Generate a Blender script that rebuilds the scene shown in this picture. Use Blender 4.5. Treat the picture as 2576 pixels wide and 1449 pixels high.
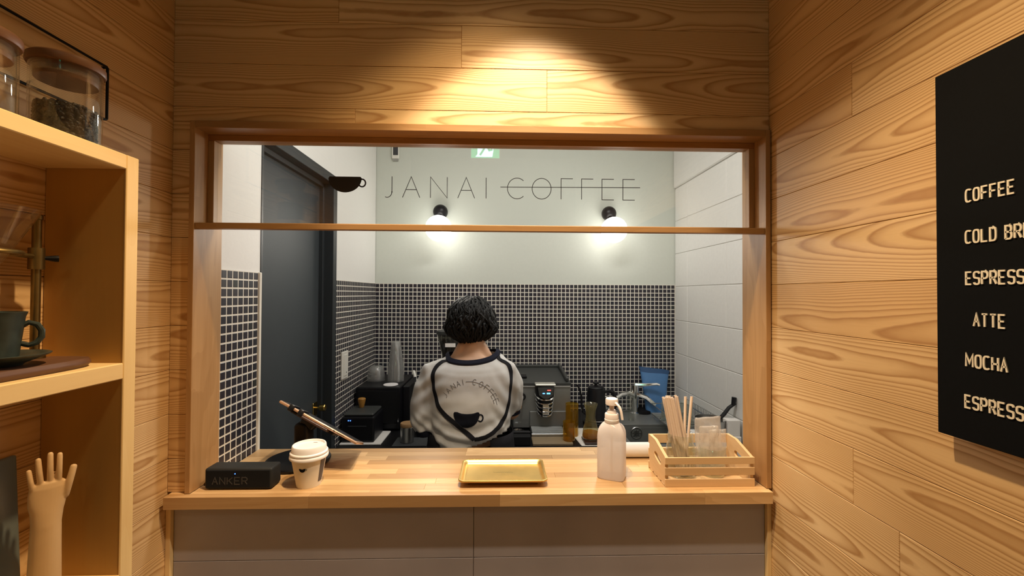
import bpy, bmesh, math, random
from math import sin, cos, pi, radians
from mathutils import Vector, Matrix, noise as mnoise
from mathutils.bvhtree import BVHTree

for _o in list(bpy.data.objects):
    bpy.data.objects.remove(_o)
SC = bpy.context.scene
COL = SC.collection
RNG = random.Random(7)

# ------------------------------------------------------------------ camera
CAMZ = 1.484
YAW, PITCH, ROLL = 0.02985, 0.01359, 0.00493
FOCAL = 1065.6                                   # pixels in a 2576 wide frame
cam_data = bpy.data.cameras.new('camera')
cam_data.sensor_fit = 'HORIZONTAL'
cam_data.sensor_width = 36.0
cam_data.lens = 36.0 * FOCAL / 2576.0
cam_data.clip_start = 0.02
cam = bpy.data.objects.new('camera', cam_data)
COL.objects.link(cam)
_f = Vector((sin(YAW), cos(YAW), 0)); _r = Vector((cos(YAW), -sin(YAW), 0)); _u = Vector((0, 0, 1))
_f2 = _f * cos(PITCH) + _u * sin(PITCH); _u2 = _u * cos(PITCH) - _f * sin(PITCH)
_r3 = _r * cos(ROLL) + _u2 * sin(ROLL); _u3 = _u2 * cos(ROLL) - _r * sin(ROLL)
cam.matrix_world = Matrix(((_r3.x, _u3.x, -_f2.x, 0), (_r3.y, _u3.y, -_f2.y, 0), (_r3.z, _u3.z, -_f2.z, CAMZ), (0, 0, 0, 1)))
SC.camera = cam

# ------------------------------------------------------------------ world, lights, exposure
SC.view_settings.view_transform = 'Standard'
SC.view_settings.look = 'None'
SC.view_settings.gamma = 1.0
SC.view_settings.use_curve_mapping = False
SC.view_settings.exposure = 0.0
world = bpy.data.worlds.new('interior'); SC.world = world
world.use_nodes = True
world.node_tree.nodes['Background'].inputs[0].default_value = (0.05, 0.045, 0.04, 1)
world.node_tree.nodes['Background'].inputs[1].default_value = 0.3

WARM = (1.0, 0.69, 0.36)
GLOBE_EMIT = 8.0


def spot(name, loc, target, power, angle, blend, color=WARM, radius=0.03):
    d = bpy.data.lights.new(name, 'SPOT')
    d.energy = power; d.color = color; d.spot_size = radians(angle); d.spot_blend = blend; d.shadow_soft_size = radius
    o = bpy.data.objects.new(name, d); COL.objects.link(o)
    o.location = loc
    o.rotation_euler = (Vector(target) - Vector(loc)).to_track_quat('-Z', 'Y').to_euler()
    return o


def area(name, loc, target, power, sx, sy, color):
    d = bpy.data.lights.new(name, 'AREA')
    d.energy = power; d.color = color; d.shape = 'RECTANGLE'; d.size = sx; d.size_y = sy
    o = bpy.data.objects.new(name, d); COL.objects.link(o)
    o.location = loc
    o.rotation_euler = (Vector(target) - Vector(loc)).to_track_quat('-Z', 'Y').to_euler()
    return o


# track spot and flood above the hatch, one weak unseen fill added further back, one lamp on the kitchen ceiling
spot('ceiling_spot_hatch', (0.10, 0.60, 2.50), (0.06, 1.06, 1.25), 60, 60, 0.30, (1.0, 0.83, 0.62), 0.022)
spot('ceiling_flood_hatch', (-0.02, 0.74, 2.66), (-0.02, 0.42, 1.40), 90, 96, 0.55, (1.0, 0.70, 0.37), 0.03)
spot('fill_spot_entry', (0.05, -0.72, 2.66), (0.05, -0.2, 0.0), 5, 130, 0.8, radius=0.05)
area('ceiling_lamp_kitchen', (0.22, 1.46, 2.48), (0.10, 1.90, 0.9), 11, 0.7, 0.20, (1.0, 0.97, 0.92))
# spots added in front of the globe wall lamps, strengthening their throw through the hatch
spot('added_throw_door_side', (-0.348, 2.340, 1.855), (-0.10, 1.0, 1.40), 17, 105, 0.5, (1.0, 0.93, 0.82), 0.07)
spot('added_throw_block_side', (0.660, 2.340, 1.855), (0.10, 1.0, 1.40), 17, 105, 0.5, (1.0, 0.93, 0.82), 0.07)
SC.cycles.transparent_max_bounces = 24

# ------------------------------------------------------------------ node helpers


class NT:
    def __init__(s, name):
        s.m = bpy.data.materials.new(name); s.m.use_nodes = True
        s.t = s.m.node_tree; s.t.nodes.clear()
        s.out = s.t.nodes.new('ShaderNodeOutputMaterial')

    def n(s, typ, **kw):
        nd = s.t.nodes.new(typ)
        for k, v in kw.items():
            setattr(nd, k, v)
        return nd

    def l(s, a, b):
        s.t.links.new(a, b)

    def math(s, op, a, b=None, clamp=False):
        nd = s.n('ShaderNodeMath', operation=op, use_clamp=clamp)
        for i, v in enumerate((a, b)):
            if v is None:
                continue
            if isinstance(v, (int, float)):
                nd.inputs[i].default_value = v
            else:
                s.l(v, nd.inputs[i])
        return nd.outputs[0]

    def mix(s, fac, a, b):
        nd = s.n('ShaderNodeMix', data_type='RGBA')
        for sock, v in ((nd.inputs['Factor'], fac), (nd.inputs[6], a), (nd.inputs[7], b)):
            if isinstance(v, (int, float)):
                sock.default_value = v
            elif isinstance(v, tuple):
                sock.default_value = (*v[:3], 1)
            else:
                s.l(v, sock)
        return nd.outputs[2]

    def noise(s, vec, scale, detail=2.0, rough=0.5, w=None, dist=0.0):
        nd = s.n('ShaderNodeTexNoise', noise_dimensions='4D' if w is not None else '3D')
        nd.inputs['Scale'].default_value = scale; nd.inputs['Detail'].default_value = detail
        nd.inputs['Roughness'].default_value = rough; nd.inputs['Distortion'].default_value = dist
        s.l(vec, nd.inputs['Vector'])
        if w is not None:
            s.l(w, nd.inputs['W'])
        return nd.outputs['Fac']

    def ramp(s, fac, stops):
        nd = s.n('ShaderNodeValToRGB')
        el = nd.color_ramp.elements
        while len(el) > 1:
            el.remove(el[0])
        el[0].position = stops[0][0]; el[0].color = (*stops[0][1], 1)
        for p, c in stops[1:]:
            e = el.new(p); e.color = (*c, 1)
        s.l(fac, nd.inputs[0])
        return nd.outputs[0]

    def combine(s, x, y, z):
        nd = s.n('ShaderNodeCombineXYZ')
        for i, v in enumerate((x, y, z)):
            if isinstance(v, (int, float)):
                nd.inputs[i].default_value = v
            else:
                s.l(v, nd.inputs[i])
        return nd.outputs[0]

    def bsdf(s, color, rough=0.5, metal=0.0, spec=0.5, bump=None, bstr=0.2, bdist=0.002, **kw):
        b = s.n('ShaderNodeBsdfPrincipled')
        for key, v in (('Base Color', color), ('Roughness', rough), ('Metallic', metal), ('Specular IOR Level', spec)):
            if isinstance(v, tuple):
                b.inputs[key].default_value = (*v[:3], 1)
            elif isinstance(v, (int, float)):
                b.inputs[key].default_value = v
            else:
                s.l(v, b.inputs[key])
        for k, v in kw.items():
            k = k.replace('_', ' ')
            b.inputs[k].default_value = (*v, 1) if isinstance(v, tuple) else v
        if bump is not None:
            bn = s.n('ShaderNodeBump'); bn.inputs['Strength'].default_value = bstr; bn.inputs['Distance'].default_value = bdist
            s.l(bump, bn.inputs['Height']); s.l(bn.outputs[0], b.inputs['Normal'])
        s.l(b.outputs[0], s.out.inputs[0])
        return s.m


MAT = {}


def plain(name, color, rough=0.5, metal=0.0, spec=0.5, var=0.06, scale=30.0, bump=0.0, **kw):
    t = NT(name)
    tc = t.n('ShaderNodeTexCoord').outputs['Object']
    nz = t.noise(tc, scale, 3)
    c2 = tuple(min(1, c * (1 - var * 2)) for c in color); c1 = tuple(min(1, c * (1 + var)) for c in color)
    col = t.mix(nz, c2, c1)
    MAT[name] = t.bsdf(col, rough, metal, spec, bump=nz if bump else None, bstr=bump, **kw)
    return MAT[name]


def cedar(name, light, mid, dark):
    """Flat-sawn softwood board along local x: nested parabolic growth rings, dense towards the edges."""
    t = NT(name)
    tc = t.n('ShaderNodeTexCoord').outputs['Object']
    rnd = t.n('ShaderNodeObjectInfo').outputs['Random']
    sp = t.n('ShaderNodeSeparateXYZ'); t.l(tc, sp.inputs[0])
    u, v = sp.outputs[0], sp.outputs[2]

    def r(k):
        return t.math('FRACT', t.math('MULTIPLY', rnd, k))
    w = t.math('MULTIPLY', rnd, 61.0)
    w2 = t.math('ADD', w, 17.3)
    along = t.noise(t.combine(t.math('MULTIPLY', u, 1.9), t.math('MULTIPLY', v, 4.0), 0.0), 1.0, 2.0, 0.45, w)
    sway = t.noise(t.combine(t.math('MULTIPLY', u, 2.6), t.math('MULTIPLY', v, 3.0), 3.0), 1.0, 1.0, 0.5, w2)
    jit = t.noise(t.combine(t.math('MULTIPLY', u, 11.0), t.math('MULTIPLY', v, 30.0), 0.0), 1.0, 3, 0.6, w)
    off = t.math('MULTIPLY', t.math('SUBTRACT', r(13.7), 0.5), 0.062)
    vv = t.math('ADD', t.math('ADD', v, off), t.math('MULTIPLY', t.math('SUBTRACT', sway, 0.5), 0.030))
    quad = t.math('MULTIPLY', t.math('MULTIPLY', vv, vv), t.math('ADD', t.math('MULTIPLY', r(5.3), 1300.0), 1500.0))
    slope = t.math('MULTIPLY', t.math('SUBTRACT', r(7.31), 0.5), 15.0)
    h = t.math('ADD', t.math('MULTIPLY', u, slope), t.math('MULTIPLY', along, 8.5))
    h = t.math('ADD', h, t.math('MULTIPLY', jit, 0.42))
    ring = t.math('FRACT', t.math('ADD', t.math('ADD', quad, h), 40.0))
    late = t.ramp(ring, [(0.0, (.35,) * 3), (0.07, (0,) * 3), (0.42, (.08,) * 3), (0.74, (.55,) * 3), (0.90, (1,) * 3), (1.0, (.55,) * 3)])
    fib = t.noise(t.combine(t.math('MULTIPLY', u, 14.0), t.math('MULTIPLY', v, 420.0), 0.0), 1.0, 2, 0.6, w)
    base = t.mix(r(29.1), light, mid)
    heart = t.noise(t.combine(t.math('MULTIPLY', u, 1.3), t.math('MULTIPLY', v, 9.0), 7.0), 1.0, 1, 0.4, w2)
    base = t.mix(t.math('MULTIPLY', t.math('SUBTRACT', heart, 0.5), 1.2, True), base, mid)
    col = t.mix(t.math('MULTIPLY', late, 0.85), base, dark)
    col = t.mix(t.math('MULTIPLY', t.math('SUBTRACT', fib, 0.5), 0.45, True), col, dark)
    rough = t.math('ADD', t.math('MULTIPLY', fib, 0.16), 0.38)
    MAT[name] = t.bsdf(col, rough, 0, 0.45, bump=late, bstr=0.06, bdist=0.001)
    return MAT[name]


def timber(name, light, dark, axis='x', fine=1.0, rough=0.42, patch=0.0, contrast=0.75, tonal=0.42):
    """Straight-grained wood, grain along the given object axis; patch>0 gives finger-jointed staves of varying tone."""
    t = NT(name)
    tc = t.n('ShaderNodeTexCoord').outputs['Object']
    rnd = t.n('ShaderNodeObjectInfo').outputs['Random']
    sp = t.n('ShaderNodeSeparateXYZ'); t.l(tc, sp.inputs[0])
    order = {'x': (0, 1, 2), 'y': (1, 0, 2), 'z': (2, 0, 1)}[axis]
    u, a, b = (sp.outputs[i] for i in order)
    w = t.math('MULTIPLY', rnd, 53.0)
    n1 = t.noise(t.combine(t.math('MULTIPLY', u, 3.0 * fine), t.math('MULTIPLY', a, 70 * fine), t.math('MULTIPLY', b, 70 * fine)), 1.0, 3, 0.55, w)
    n2 = t.noise(t.combine(t.math('MULTIPLY', u, 9.0 * fine), t.math('MULTIPLY', a, 330 * fine), t.math('MULTIPLY', b, 330 * fine)), 1.0, 2, 0.5, w)
    n3 = t.noise(t.combine(t.math('MULTIPLY', u, 2.2 * fine), t.math('MULTIPLY', a, 16 * fine), t.math('MULTIPLY', b, 16 * fine)), 1.0, 1, 0.5, w)
    rings = t.math('FRACT', t.math('MULTIPLY', n3, 9.0))
    f = t.math('ADD', t.math('MULTIPLY', n1, 0.62), t.math('MULTIPLY', n2, 0.3))
    f = t.math('ADD', f, t.math('MULTIPLY', rings, 0.18))
    f = t.math('MULTIPLY', t.math('SUBTRACT', f, 0.32), 1.7, True)
    col = t.mix(t.math('MULTIPLY', f, contrast), light, dark)
    tone = t.math('FRACT', t.math('MULTIPLY', rnd, 19.7))
    col = t.mix(t.math('MULTIPLY', tone, tonal), col, tuple(c * 0.72 for c in dark))
    if patch > 0:
        vor = t.n('ShaderNodeTexVoronoi', distance='CHEBYCHEV')
        vor.inputs['Scale'].default_value = 1.0; vor.inputs['Randomness'].default_value = 0.6
        t.l(t.combine(t.math('MULTIPLY', u, 2.6), t.math('MULTIPLY', a, 26), t.math('MULTIPLY', b, 26)), vor.inputs['Vector'])
        sc = t.n('ShaderNodeSeparateColor'); t.l(vor.outputs['Color'], sc.inputs[0])
        col = t.mix(t.math('MULTIPLY', sc.outputs[0], patch), col, dark)
    MAT[name] = t.bsdf(col, t.math('ADD', t.math('MULTIPLY', n2, 0.15), rough - 0.07), 0, 0.45, bump=n2, bstr=0.05, bdist=0.001)
    return MAT[name]


def clear(name, tint=(1, 1, 1), ior=1.45, rough=0.02, haze=0.0, hazecol=(0.8, 0.8, 0.8), gloss=1.0, hvar=1.0, edge=0.0):
    """Thin clear sheet or wall of glass: see-through with a Fresnel sheen, light passes straight through."""
    t = NT(name)
    tr = t.n('ShaderNodeBsdfTransparent'); tr.inputs[0].default_value = (*tint, 1)
    gl = t.n('ShaderNodeBsdfGlossy'); gl.inputs['Roughness'].default_value = rough; gl.inputs[0].default_value = (gloss, gloss, gloss, 1)
    geo = t.n('ShaderNodeNewGeometry')
    fr = t.n('ShaderNodeFresnel')
    i = t.math('ADD', t.math('MULTIPLY', geo.outputs['Backfacing'], 1 / ior - ior), ior)
    t.l(i, fr.inputs['IOR'])
    mx = t.n('ShaderNodeMixShader'); t.l(fr.outputs[0], mx.inputs[0]); t.l(tr.outputs[0], mx.inputs[1]); t.l(gl.outputs[0], mx.inputs[2])
    last = mx.outputs[0]
    if haze > 0:
        df = t.n('ShaderNodeBsdfDiffuse'); df.inputs[0].default_value = (*hazecol, 1)
        tl = t.n('ShaderNodeBsdfTranslucent'); tl.inputs[0].default_value = (*hazecol, 1)
        m0 = t.n('ShaderNodeMixShader'); m0.inputs[0].default_value = 0.5
        t.l(df.outputs[0], m0.inputs[1]); t.l(tl.outputs[0], m0.inputs[2])
        m2 = t.n('ShaderNodeMixShader')
        nz = t.noise(t.n('ShaderNodeTexCoord').outputs['Object'], 45, 3)
        t.l(t.math('MULTIPLY', t.math('ADD', t.math('MULTIPLY', nz, hvar), 1.0 - 0.5 * hvar), haze, True), m2.inputs[0])
        if edge > 0:                                  # longer path through the wall at grazing angles
            lw = t.n('ShaderNodeLayerWeight'); lw.inputs[0].default_value = 0.35
            f4 = t.math('POWER', lw.outputs['Facing'], 3.0)
            t.l(t.math('ADD', t.math('MULTIPLY', f4, edge), haze, True), m2.inputs[0])
        t.l(last, m2.inputs[1]); t.l(m0.outputs[0], m2.inputs[2]); last = m2.outputs[0]
    t.l(last, t.out.inputs[0])
    MAT[name] = t.m
    return t.m


def glow(name, color, strength):
    t = NT(name)
    e = t.n('ShaderNodeEmission'); e.inputs[0].default_value = (*color, 1); e.inputs[1].default_value = strength
    t.l(e.outputs[0], t.out.inputs[0])
    MAT[name] = t.m
    return t.m


# ------------------------------------------------------------------ materials
cedar('cedar_board', (0.80, 0.575, 0.315), (0.72, 0.48, 0.235), (0.41, 0.205, 0.068))
timber('frame_wood_x', (0.55, 0.325, 0.145), (0.31, 0.155, 0.05), 'x', 1.0, 0.40, 0.35)
timber('frame_wood_z', (0.55, 0.325, 0.145), (0.31, 0.155, 0.05), 'z', 1.0, 0.40, 0.35)
timber('counter_stave', (0.78, 0.53, 0.275), (0.46, 0.25, 0.095), 'x', 1.0, 0.36, 0.0, 0.8, 0.80)
timber('shelf_pine_y', (0.93, 0.70, 0.36), (0.78, 0.51, 0.21), 'y', 0.8, 0.5, 0.0, 0.5, 0.1)
timber('shelf_pine_z', (0.93, 0.70, 0.36), (0.78, 0.51, 0.21), 'z', 0.8, 0.5, 0.0, 0.5, 0.1)
timber('shelf_pine_shade', (0.52, 0.30, 0.085), (0.43, 0.235, 0.06), 'z', 0.5, 0.6, 0.0, 0.4, 0.1)  # pine darkened so its colour carries the shade inside the shelf
timber('crate_pine_x', (0.78, 0.55, 0.31), (0.60, 0.38, 0.18), 'x', 1.2, 0.55, 0.0, 0.5)
timber('crate_pine_y', (0.78, 0.55, 0.31), (0.60, 0.38, 0.18), 'y', 1.2, 0.55, 0.0, 0.5)
timber('walnut', (0.16, 0.075, 0.040), (0.06, 0.026, 0.014), 'y', 1.0, 0.5)
timber('lid_wood', (0.19, 0.082, 0.030), (0.10, 0.040, 0.015), 'y', 1.0, 0.45)
timber('tan_wood', (0.50, 0.30, 0.14), (0.34, 0.19, 0.08), 'z', 1.5, 0.5)
timber('old_board', (0.33, 0.25, 0.15), (0.16, 0.115, 0.065), 'x', 2.0, 0.6)
plain('white_wall', (0.80, 0.79, 0.76), 0.75, var=0.02, scale=120, bump=0.12)
plain('sage_wall', (0.60, 0.63, 0.57), 0.7, var=0.02, scale=60, bump=0.05)
plain('block_paint', (0.77, 0.76, 0.73), 0.6, var=0.03, scale=55, bump=0.25)
plain('ceiling_paint', (0.70, 0.69, 0.67), 0.8, var=0.02)
plain('corridor_dark', (0.30, 0.24, 0.18), 0.8, var=0.05, scale=6)
plain('floor_grey', (0.26, 0.25, 0.24), 0.55, var=0.1, scale=8)
plain('grout', (0.78, 0.745, 0.66), 0.8, var=0.03, scale=90)
plain('grey_tile', (0.46, 0.43, 0.45), 0.55, var=0.14, scale=5, bump=0.03)
plain('charcoal_paint', (0.040, 0.048, 0.054), 0.60, var=0.04, scale=14, spec=0.25)
plain('charcoal_frame', (0.026, 0.031, 0.035), 0.5, var=0.04, scale=14, spec=0.3)
plain('black_plastic', (0.006, 0.006, 0.008), 0.38, var=0.1, spec=0.32)
plain('black_matte', (0.005, 0.005, 0.006), 0.7, var=0.1, spec=0.25)
plain('black_fabric', (0.014, 0.015, 0.018), 0.95, var=0.3, scale=900, bump=0.2, spec=0.1)
plain('soft_black', (0.017, 0.019, 0.021), 0.62, var=0.1, spec=0.3)
plain('grey_print', (0.040, 0.042, 0.048), 0.6)
plain('menu_black', (0.0045, 0.0055, 0.0078), 0.85, var=0.15, scale=300, spec=0.10)
plain('menu_letter', (0.86, 0.82, 0.72), 0.55, var=0.02)
plain('vinyl_black', (0.012, 0.011, 0.013), 0.5, var=0.05)
plain('brass', (0.80, 0.56, 0.21), 0.40, 1.0, var=0.10, scale=22)
plain('brass_dark', (0.60, 0.42, 0.13), 0.38, 1.0, var=0.15, scale=40)
plain('old_brass', (0.26, 0.19, 0.075), 0.42, 1.0, var=0.2, scale=40)
plain('door_brass', (0.75, 0.52, 0.16), 0.22, 1.0, var=0.05)
plain('chrome', (0.82, 0.82, 0.82), 0.10, 1.0, var=0.02)
plain('steel', (0.48, 0.48, 0.47), 0.32, 1.0, var=0.06, scale=60)
plain('steel_dark', (0.27, 0.28, 0.27), 0.45, 0.6, var=0.06, scale=30)
plain('machine_grey', (0.29, 0.30, 0.29), 0.38, 0.6, var=0.04)
plain('machine_lid', (0.045, 0.048, 0.046), 0.42, 0.0, var=0.06)
plain('paper_white', (0.82, 0.79, 0.75), 0.7, var=0.02)
plain('lid_white', (0.86, 0.83, 0.83), 0.38, var=0.01, Subsurface_Weight=0.0)
plain('cup_paper', (0.80, 0.735, 0.62), 0.7, var=0.03, scale=40)
plain('cup_stripe', (0.10, 0.085, 0.085), 0.6)
plain('pump_white', (0.83, 0.76, 0.74), 0.35, var=0.01)
plain('cream_metal', (0.72, 0.70, 0.62), 0.35, 0.5, var=0.02)
plain('rose_metal', (0.72, 0.50, 0.36), 0.34, 0.75, var=0.05)
plain('switch_white', (0.78, 0.76, 0.70), 0.4, var=0.01)
plain('skin', (0.60, 0.345, 0.205), 0.5, var=0.05, scale=25, Subsurface_Weight=0.0)
plain('shirt_white', (0.56, 0.55, 0.53), 0.9, var=0.03, scale=50, spec=0.15)
plain('navy_rib', (0.016, 0.018, 0.030), 0.9, var=0.1, scale=200, spec=0.1)
plain('apron_black', (0.013, 0.013, 0.016), 0.85, var=0.15, scale=80, spec=0.15)
plain('shirt_print', (0.008, 0.009, 0.014), 0.85, spec=0.1)
plain('shirt_thin_print', (0.11, 0.10, 0.10), 0.8)
plain('hair_black', (0.006, 0.006, 0.006), 0.62, var=0.2, scale=160, spec=0.28)
plain('mannequin', (0.76, 0.52, 0.28), 0.46, var=0.05, scale=30)
plain('green_ceramic', (0.035, 0.052, 0.048), 0.40, var=0.35, scale=70)
plain('slate_panel', (0.15, 0.18, 0.175), 0.16, var=0.05)
plain('bean', (0.016, 0.009, 0.006), 0.5, var=0.3, scale=60, spec=0.3)
plain('worktop_black', (0.007, 0.007, 0.008), 0.40, var=0.1, spec=0.3)
plain('blue_plastic', (0.085, 0.22, 0.47), 0.4, var=0.04)
plain('blue_dark', (0.028, 0.085, 0.21), 0.4, var=0.04)
plain('rubber_mat', (0.05, 0.055, 0.06), 0.7)
plain('amber_wood', (0.42, 0.20, 0.035), 0.45, var=0.1)
plain('straw_paper', (0.80, 0.66, 0.55), 0.7, var=0.02)
plain('brown_board', (0.040, 0.018, 0.012), 0.4, var=0.1)
clear('pane_glass', (0.985, 0.99, 0.985), 1.5, 0.0)
clear('jar_glass', (0.975, 0.98, 0.965), 1.5, 0.03, 0.012, (0.75, 0.75, 0.68))
clear('mug_glass', (0.93, 0.95, 0.92), 1.75, 0.05, 0.03, (0.78, 0.78, 0.70), edge=0.40)
clear('cup_plastic', (0.955, 0.955, 0.955), 1.6, 0.08, 0.10, (0.74, 0.74, 0.72), hvar=0.0)
clear('bag_plastic', (0.97, 0.965, 0.95), 1.7, 0.14, 0.30, (0.90, 0.85, 0.80))
clear('bottle_plastic', (0.97, 0.95, 0.93), 1.4, 0.18, 0.78, (0.90, 0.86, 0.85), hvar=0.0)
clear('amber_glass', (0.93, 0.78, 0.34), 1.5, 0.03, 0.10, (0.62, 0.42, 0.06), hvar=0.0)
clear('amber_liquid', (0.88, 0.58, 0.12), 1.33, 0.05, 0.55, (0.80, 0.42, 0.03), hvar=0.0)
clear('carafe_glass', (0.93, 0.90, 0.76), 1.5, 0.03, 0.10, (0.48, 0.42, 0.22))
clear('hopper_glass', (0.62, 0.62, 0.58), 1.5, 0.05, 0.10, (0.4, 0.4, 0.38))
glow('lamp_globe', (1.0, 0.95, 0.86), GLOBE_EMIT)
glow('led_blue', (0.05, 0.16, 1.0), 6.0)
glow('led_red', (1.0, 0.08, 0.06), 3.0)
glow('led_cyan', (0.12, 0.42, 1.0), 3.0)
glow('exit_green', (0.03, 0.62, 0.24), 6.0)
glow('exit_white', (0.60, 0.92, 1.0), 13.0)

t = NT('mosaic_tile')
_geo = t.n('ShaderNodeNewGeometry').outputs['Random Per Island']
_rnd = t.math('FRACT', t.math('ADD', t.math('MULTIPLY', t.n('ShaderNodeObjectInfo').outputs['Random'], 7.7), _geo))
_c = t.ramp(_rnd, [(0.0, (0.024, 0.020, 0.030)), (0.35, (0.030, 0.027, 0.036)), (0.65, (0.022, 0.024, 0.034)), (0.9, (0.038, 0.030, 0.038)), (1.0, (0.026, 0.030, 0.030))])
MAT['mosaic_tile'] = t.bsdf(_c, 0.36, 0, 0.4)

# ------------------------------------------------------------------ mesh helpers
ORG = {}


class MB:
    def __init__(s):
        s.v = []; s.f = []

    def add(s, verts, faces, M=None):
        o = len(s.v)
        for p in verts:
            p = Vector(p)
            s.v.append(M @ p if M is not None else p)
        s.f += [tuple(i + o for i in f) for f in faces]
        return s

    def box(s, x0, x1, y0, y1, z0, z1, c=0.0, M=None, seg=1):
        if c <= 0:
            vs = [(x, y, z) for z in (z0, z1) for y in (y0, y1) for x in (x0, x1)]
            return s.add(vs, [(0, 2, 3, 1), (4, 5, 7, 6), (0, 1, 5, 4), (2, 6, 7, 3), (0, 4, 6, 2), (1, 3, 7, 5)], M)
        bm = bmesh.new()
        bmesh.ops.create_cube(bm, size=1.0)
        for v in bm.verts:
            v.co = Vector(((x0 + x1) / 2 + v.co.x * (x1 - x0), (y0 + y1) / 2 + v.co.y * (y1 - y0), (z0 + z1) / 2 + v.co.z * (z1 - z0)))
        bmesh.ops.bevel(bm, geom=bm.edges[:], offset=c, segments=seg, affect='EDGES', profile=0.5)
        s.bm(bm, M); bm.free()
        return s

    def bm(s, bm, M=None):
        bm.verts.index_update()
        return s.add([v.co.copy() for v in bm.verts], [tuple(v.index for v in f.verts) for f in bm.faces], M)

    def lathe(s, prof, c=(0, 0, 0), seg=24, M=None, sx=1.0, sy=1.0, power=1.0, cap=True):
        """profile [(radius, z)], revolved about z; power<1 squares the section"""
        vs = []; fs = []
        n = len(prof)
        for r, z in prof:
            for k in range(seg):
                a = 2 * pi * k / seg
                ca, sa = cos(a), sin(a)
                if power != 1.0:
                    ca = math.copysign(abs(ca) ** power, ca); sa = math.copysign(abs(sa) ** power, sa)
                vs.append((c[0] + r * sx * ca, c[1] + r * sy * sa, c[2] + z))
        for i in range(n - 1):
            for k in range(seg):
                k2 = (k + 1) % seg
                fs.append((i * seg + k, i * seg + k2, (i + 1) * seg + k2, (i + 1) * seg + k))
        if cap:
            if prof[0][0] > 1e-6:
                fs.append(tuple(reversed(range(seg))))
            if prof[-1][0] > 1e-6:
                fs.append(tuple((n - 1) * seg + k for k in range(seg)))
        return s.add(vs, fs, M)

    def tube(s, pts, rad, sides=8, closed=False, M=None, cap=True, flat=1.0):
        pts = [Vector(p) for p in pts]
        n = len(pts)
        rads = rad if isinstance(rad, (list, tuple)) else [rad] * n
        vs = []; fs = []
        prev = None
        for i, p in enumerate(pts):
            if closed:
                d = (pts[(i + 1) % n] - pts[i - 1])
            else:
                d = pts[min(i + 1, n - 1)] - pts[max(i - 1, 0)]
            d.normalize()
            if prev is None:
                ref = Vector((0, 0, 1)) if abs(d.z) < 0.9 else Vector((1, 0, 0))
                a = d.cross(ref).normalized()
            else:
                a = (prev - d * prev.dot(d)).normalized()
            prev = a
            b = d.cross(a)
            for k in range(sides):
                t_ = 2 * pi * k / sides
                vs.append(p + (a * cos(t_) + b * sin(t_) * flat) * rads[i])
        m = n if closed else n - 1
        for i in range(m):
            j = (i + 1) % n
            for k in range(sides):
                k2 = (k + 1) % sides
                fs.append((i * sides + k, i * sides + k2, j * sides + k2, j * sides + k))
        if cap and not closed:
            fs.append(tuple(reversed(range(sides))))
            fs.append(tuple((n - 1) * sides + k for k in range(sides)))
        return s.add(vs, fs, M)

    def prism(s, outline, d0, d1, M=None):
        """outline [(x, z)] extruded along y from d0 to d1"""
        n = len(outline)
        vs = [(x, d0, z) for x, z in outline] + [(x, d1, z) for x, z in outline]
        fs = [tuple(range(n)), tuple(reversed(range(n, 2 * n)))]
        for i in range(n):
            j = (i + 1) % n
            fs.append((i, i + n, j + n, j))
        return s.add(vs, fs, M)

    def sphere(s, c, r, seg=24, rings=14, M=None, sc=(1, 1, 1)):
        prof = [(max(1e-7, r * sin(pi * i / rings)), -r * cos(pi * i / rings)) for i in range(rings + 1)]
        vs = []; fs = []
        for pr, z in prof:
            for k in range(seg):
                a = 2 * pi * k / seg
                vs.append((c[0] + pr * cos(a) * sc[0], c[1] + pr * sin(a) * sc[1], c[2] + z * sc[2]))
        for i in range(rings):
            for k in range(seg):
                k2 = (k + 1) % seg
                fs.append((i * seg + k, i * seg + k2, (i + 1) * seg + k2, (i + 1) * seg + k))
        return s.add(vs, fs, M)

    def build(s, name, mat, parent=None, smooth=False, org=None, angle=0.6):
        base = ORG[parent] if parent is not None else (Vector(org) if org is not None else Vector((0, 0, 0)))
        me = bpy.data.meshes.new(name)
        me.from_pydata([tuple(p - base) for p in s.v], [], s.f)
        bm = bmesh.new(); bm.from_mesh(me)
        bmesh.ops.remove_doubles(bm, verts=bm.verts[:], dist=1e-6)
        bmesh.ops.recalc_face_normals(bm, faces=bm.faces[:])
        if smooth:
            for f in bm.faces:
                f.smooth = True
            for e in bm.edges:
                if len(e.link_faces) == 2 and e.calc_face_angle(0) > angle:
                    e.smooth = False
        bm.to_mesh(me); bm.free()
        return link(name, me, mat, parent, base)


def link(name, me, mat, parent=None, base=None):
    o = bpy.data.objects.new(name, me)
    COL.objects.link(o)
    if mat is not None and not me.materials:
        me.materials.append(MAT[mat] if isinstance(mat, str) else mat)
    if parent is not None:
        o.parent = parent; ORG[o] = ORG[parent].copy()
    else:
        o.location = base if base is not None else (0, 0, 0)
        ORG[o] = Vector(o.location)
    return o


def thing(name, label, cat, loc, group=None):
    o = bpy.data.objects.new(name, None); COL.objects.link(o)
    o.empty_display_size = 0.02
    o.location = loc; ORG[o] = Vector(loc)
    return tag(o, label, cat, group)


def tag(o, label, cat, group=None):
    o['label'] = label; o['category'] = cat
    if group:
        o['group'] = group
    return o


def struct(o):
    o['kind'] = 'structure'
    return o


def rot_about(p, axis, ang):
    return Matrix.Translation(Vector(p)) @ Matrix.Rotation(ang, 4, axis) @ Matrix.Translation(-Vector(p))


def arc(cx, cz, rx, rz, a0, a1, n=14, pw=1.0):
    out = []
    for i in range(n + 1):
        a = radians(a0 + (a1 - a0) * i / n)
        ca, sa = cos(a), sin(a)
        out.append((cx + rx * math.copysign(abs(ca) ** pw, ca), cz + rz * math.copysign(abs(sa) ** pw, sa)))
    return out


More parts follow.
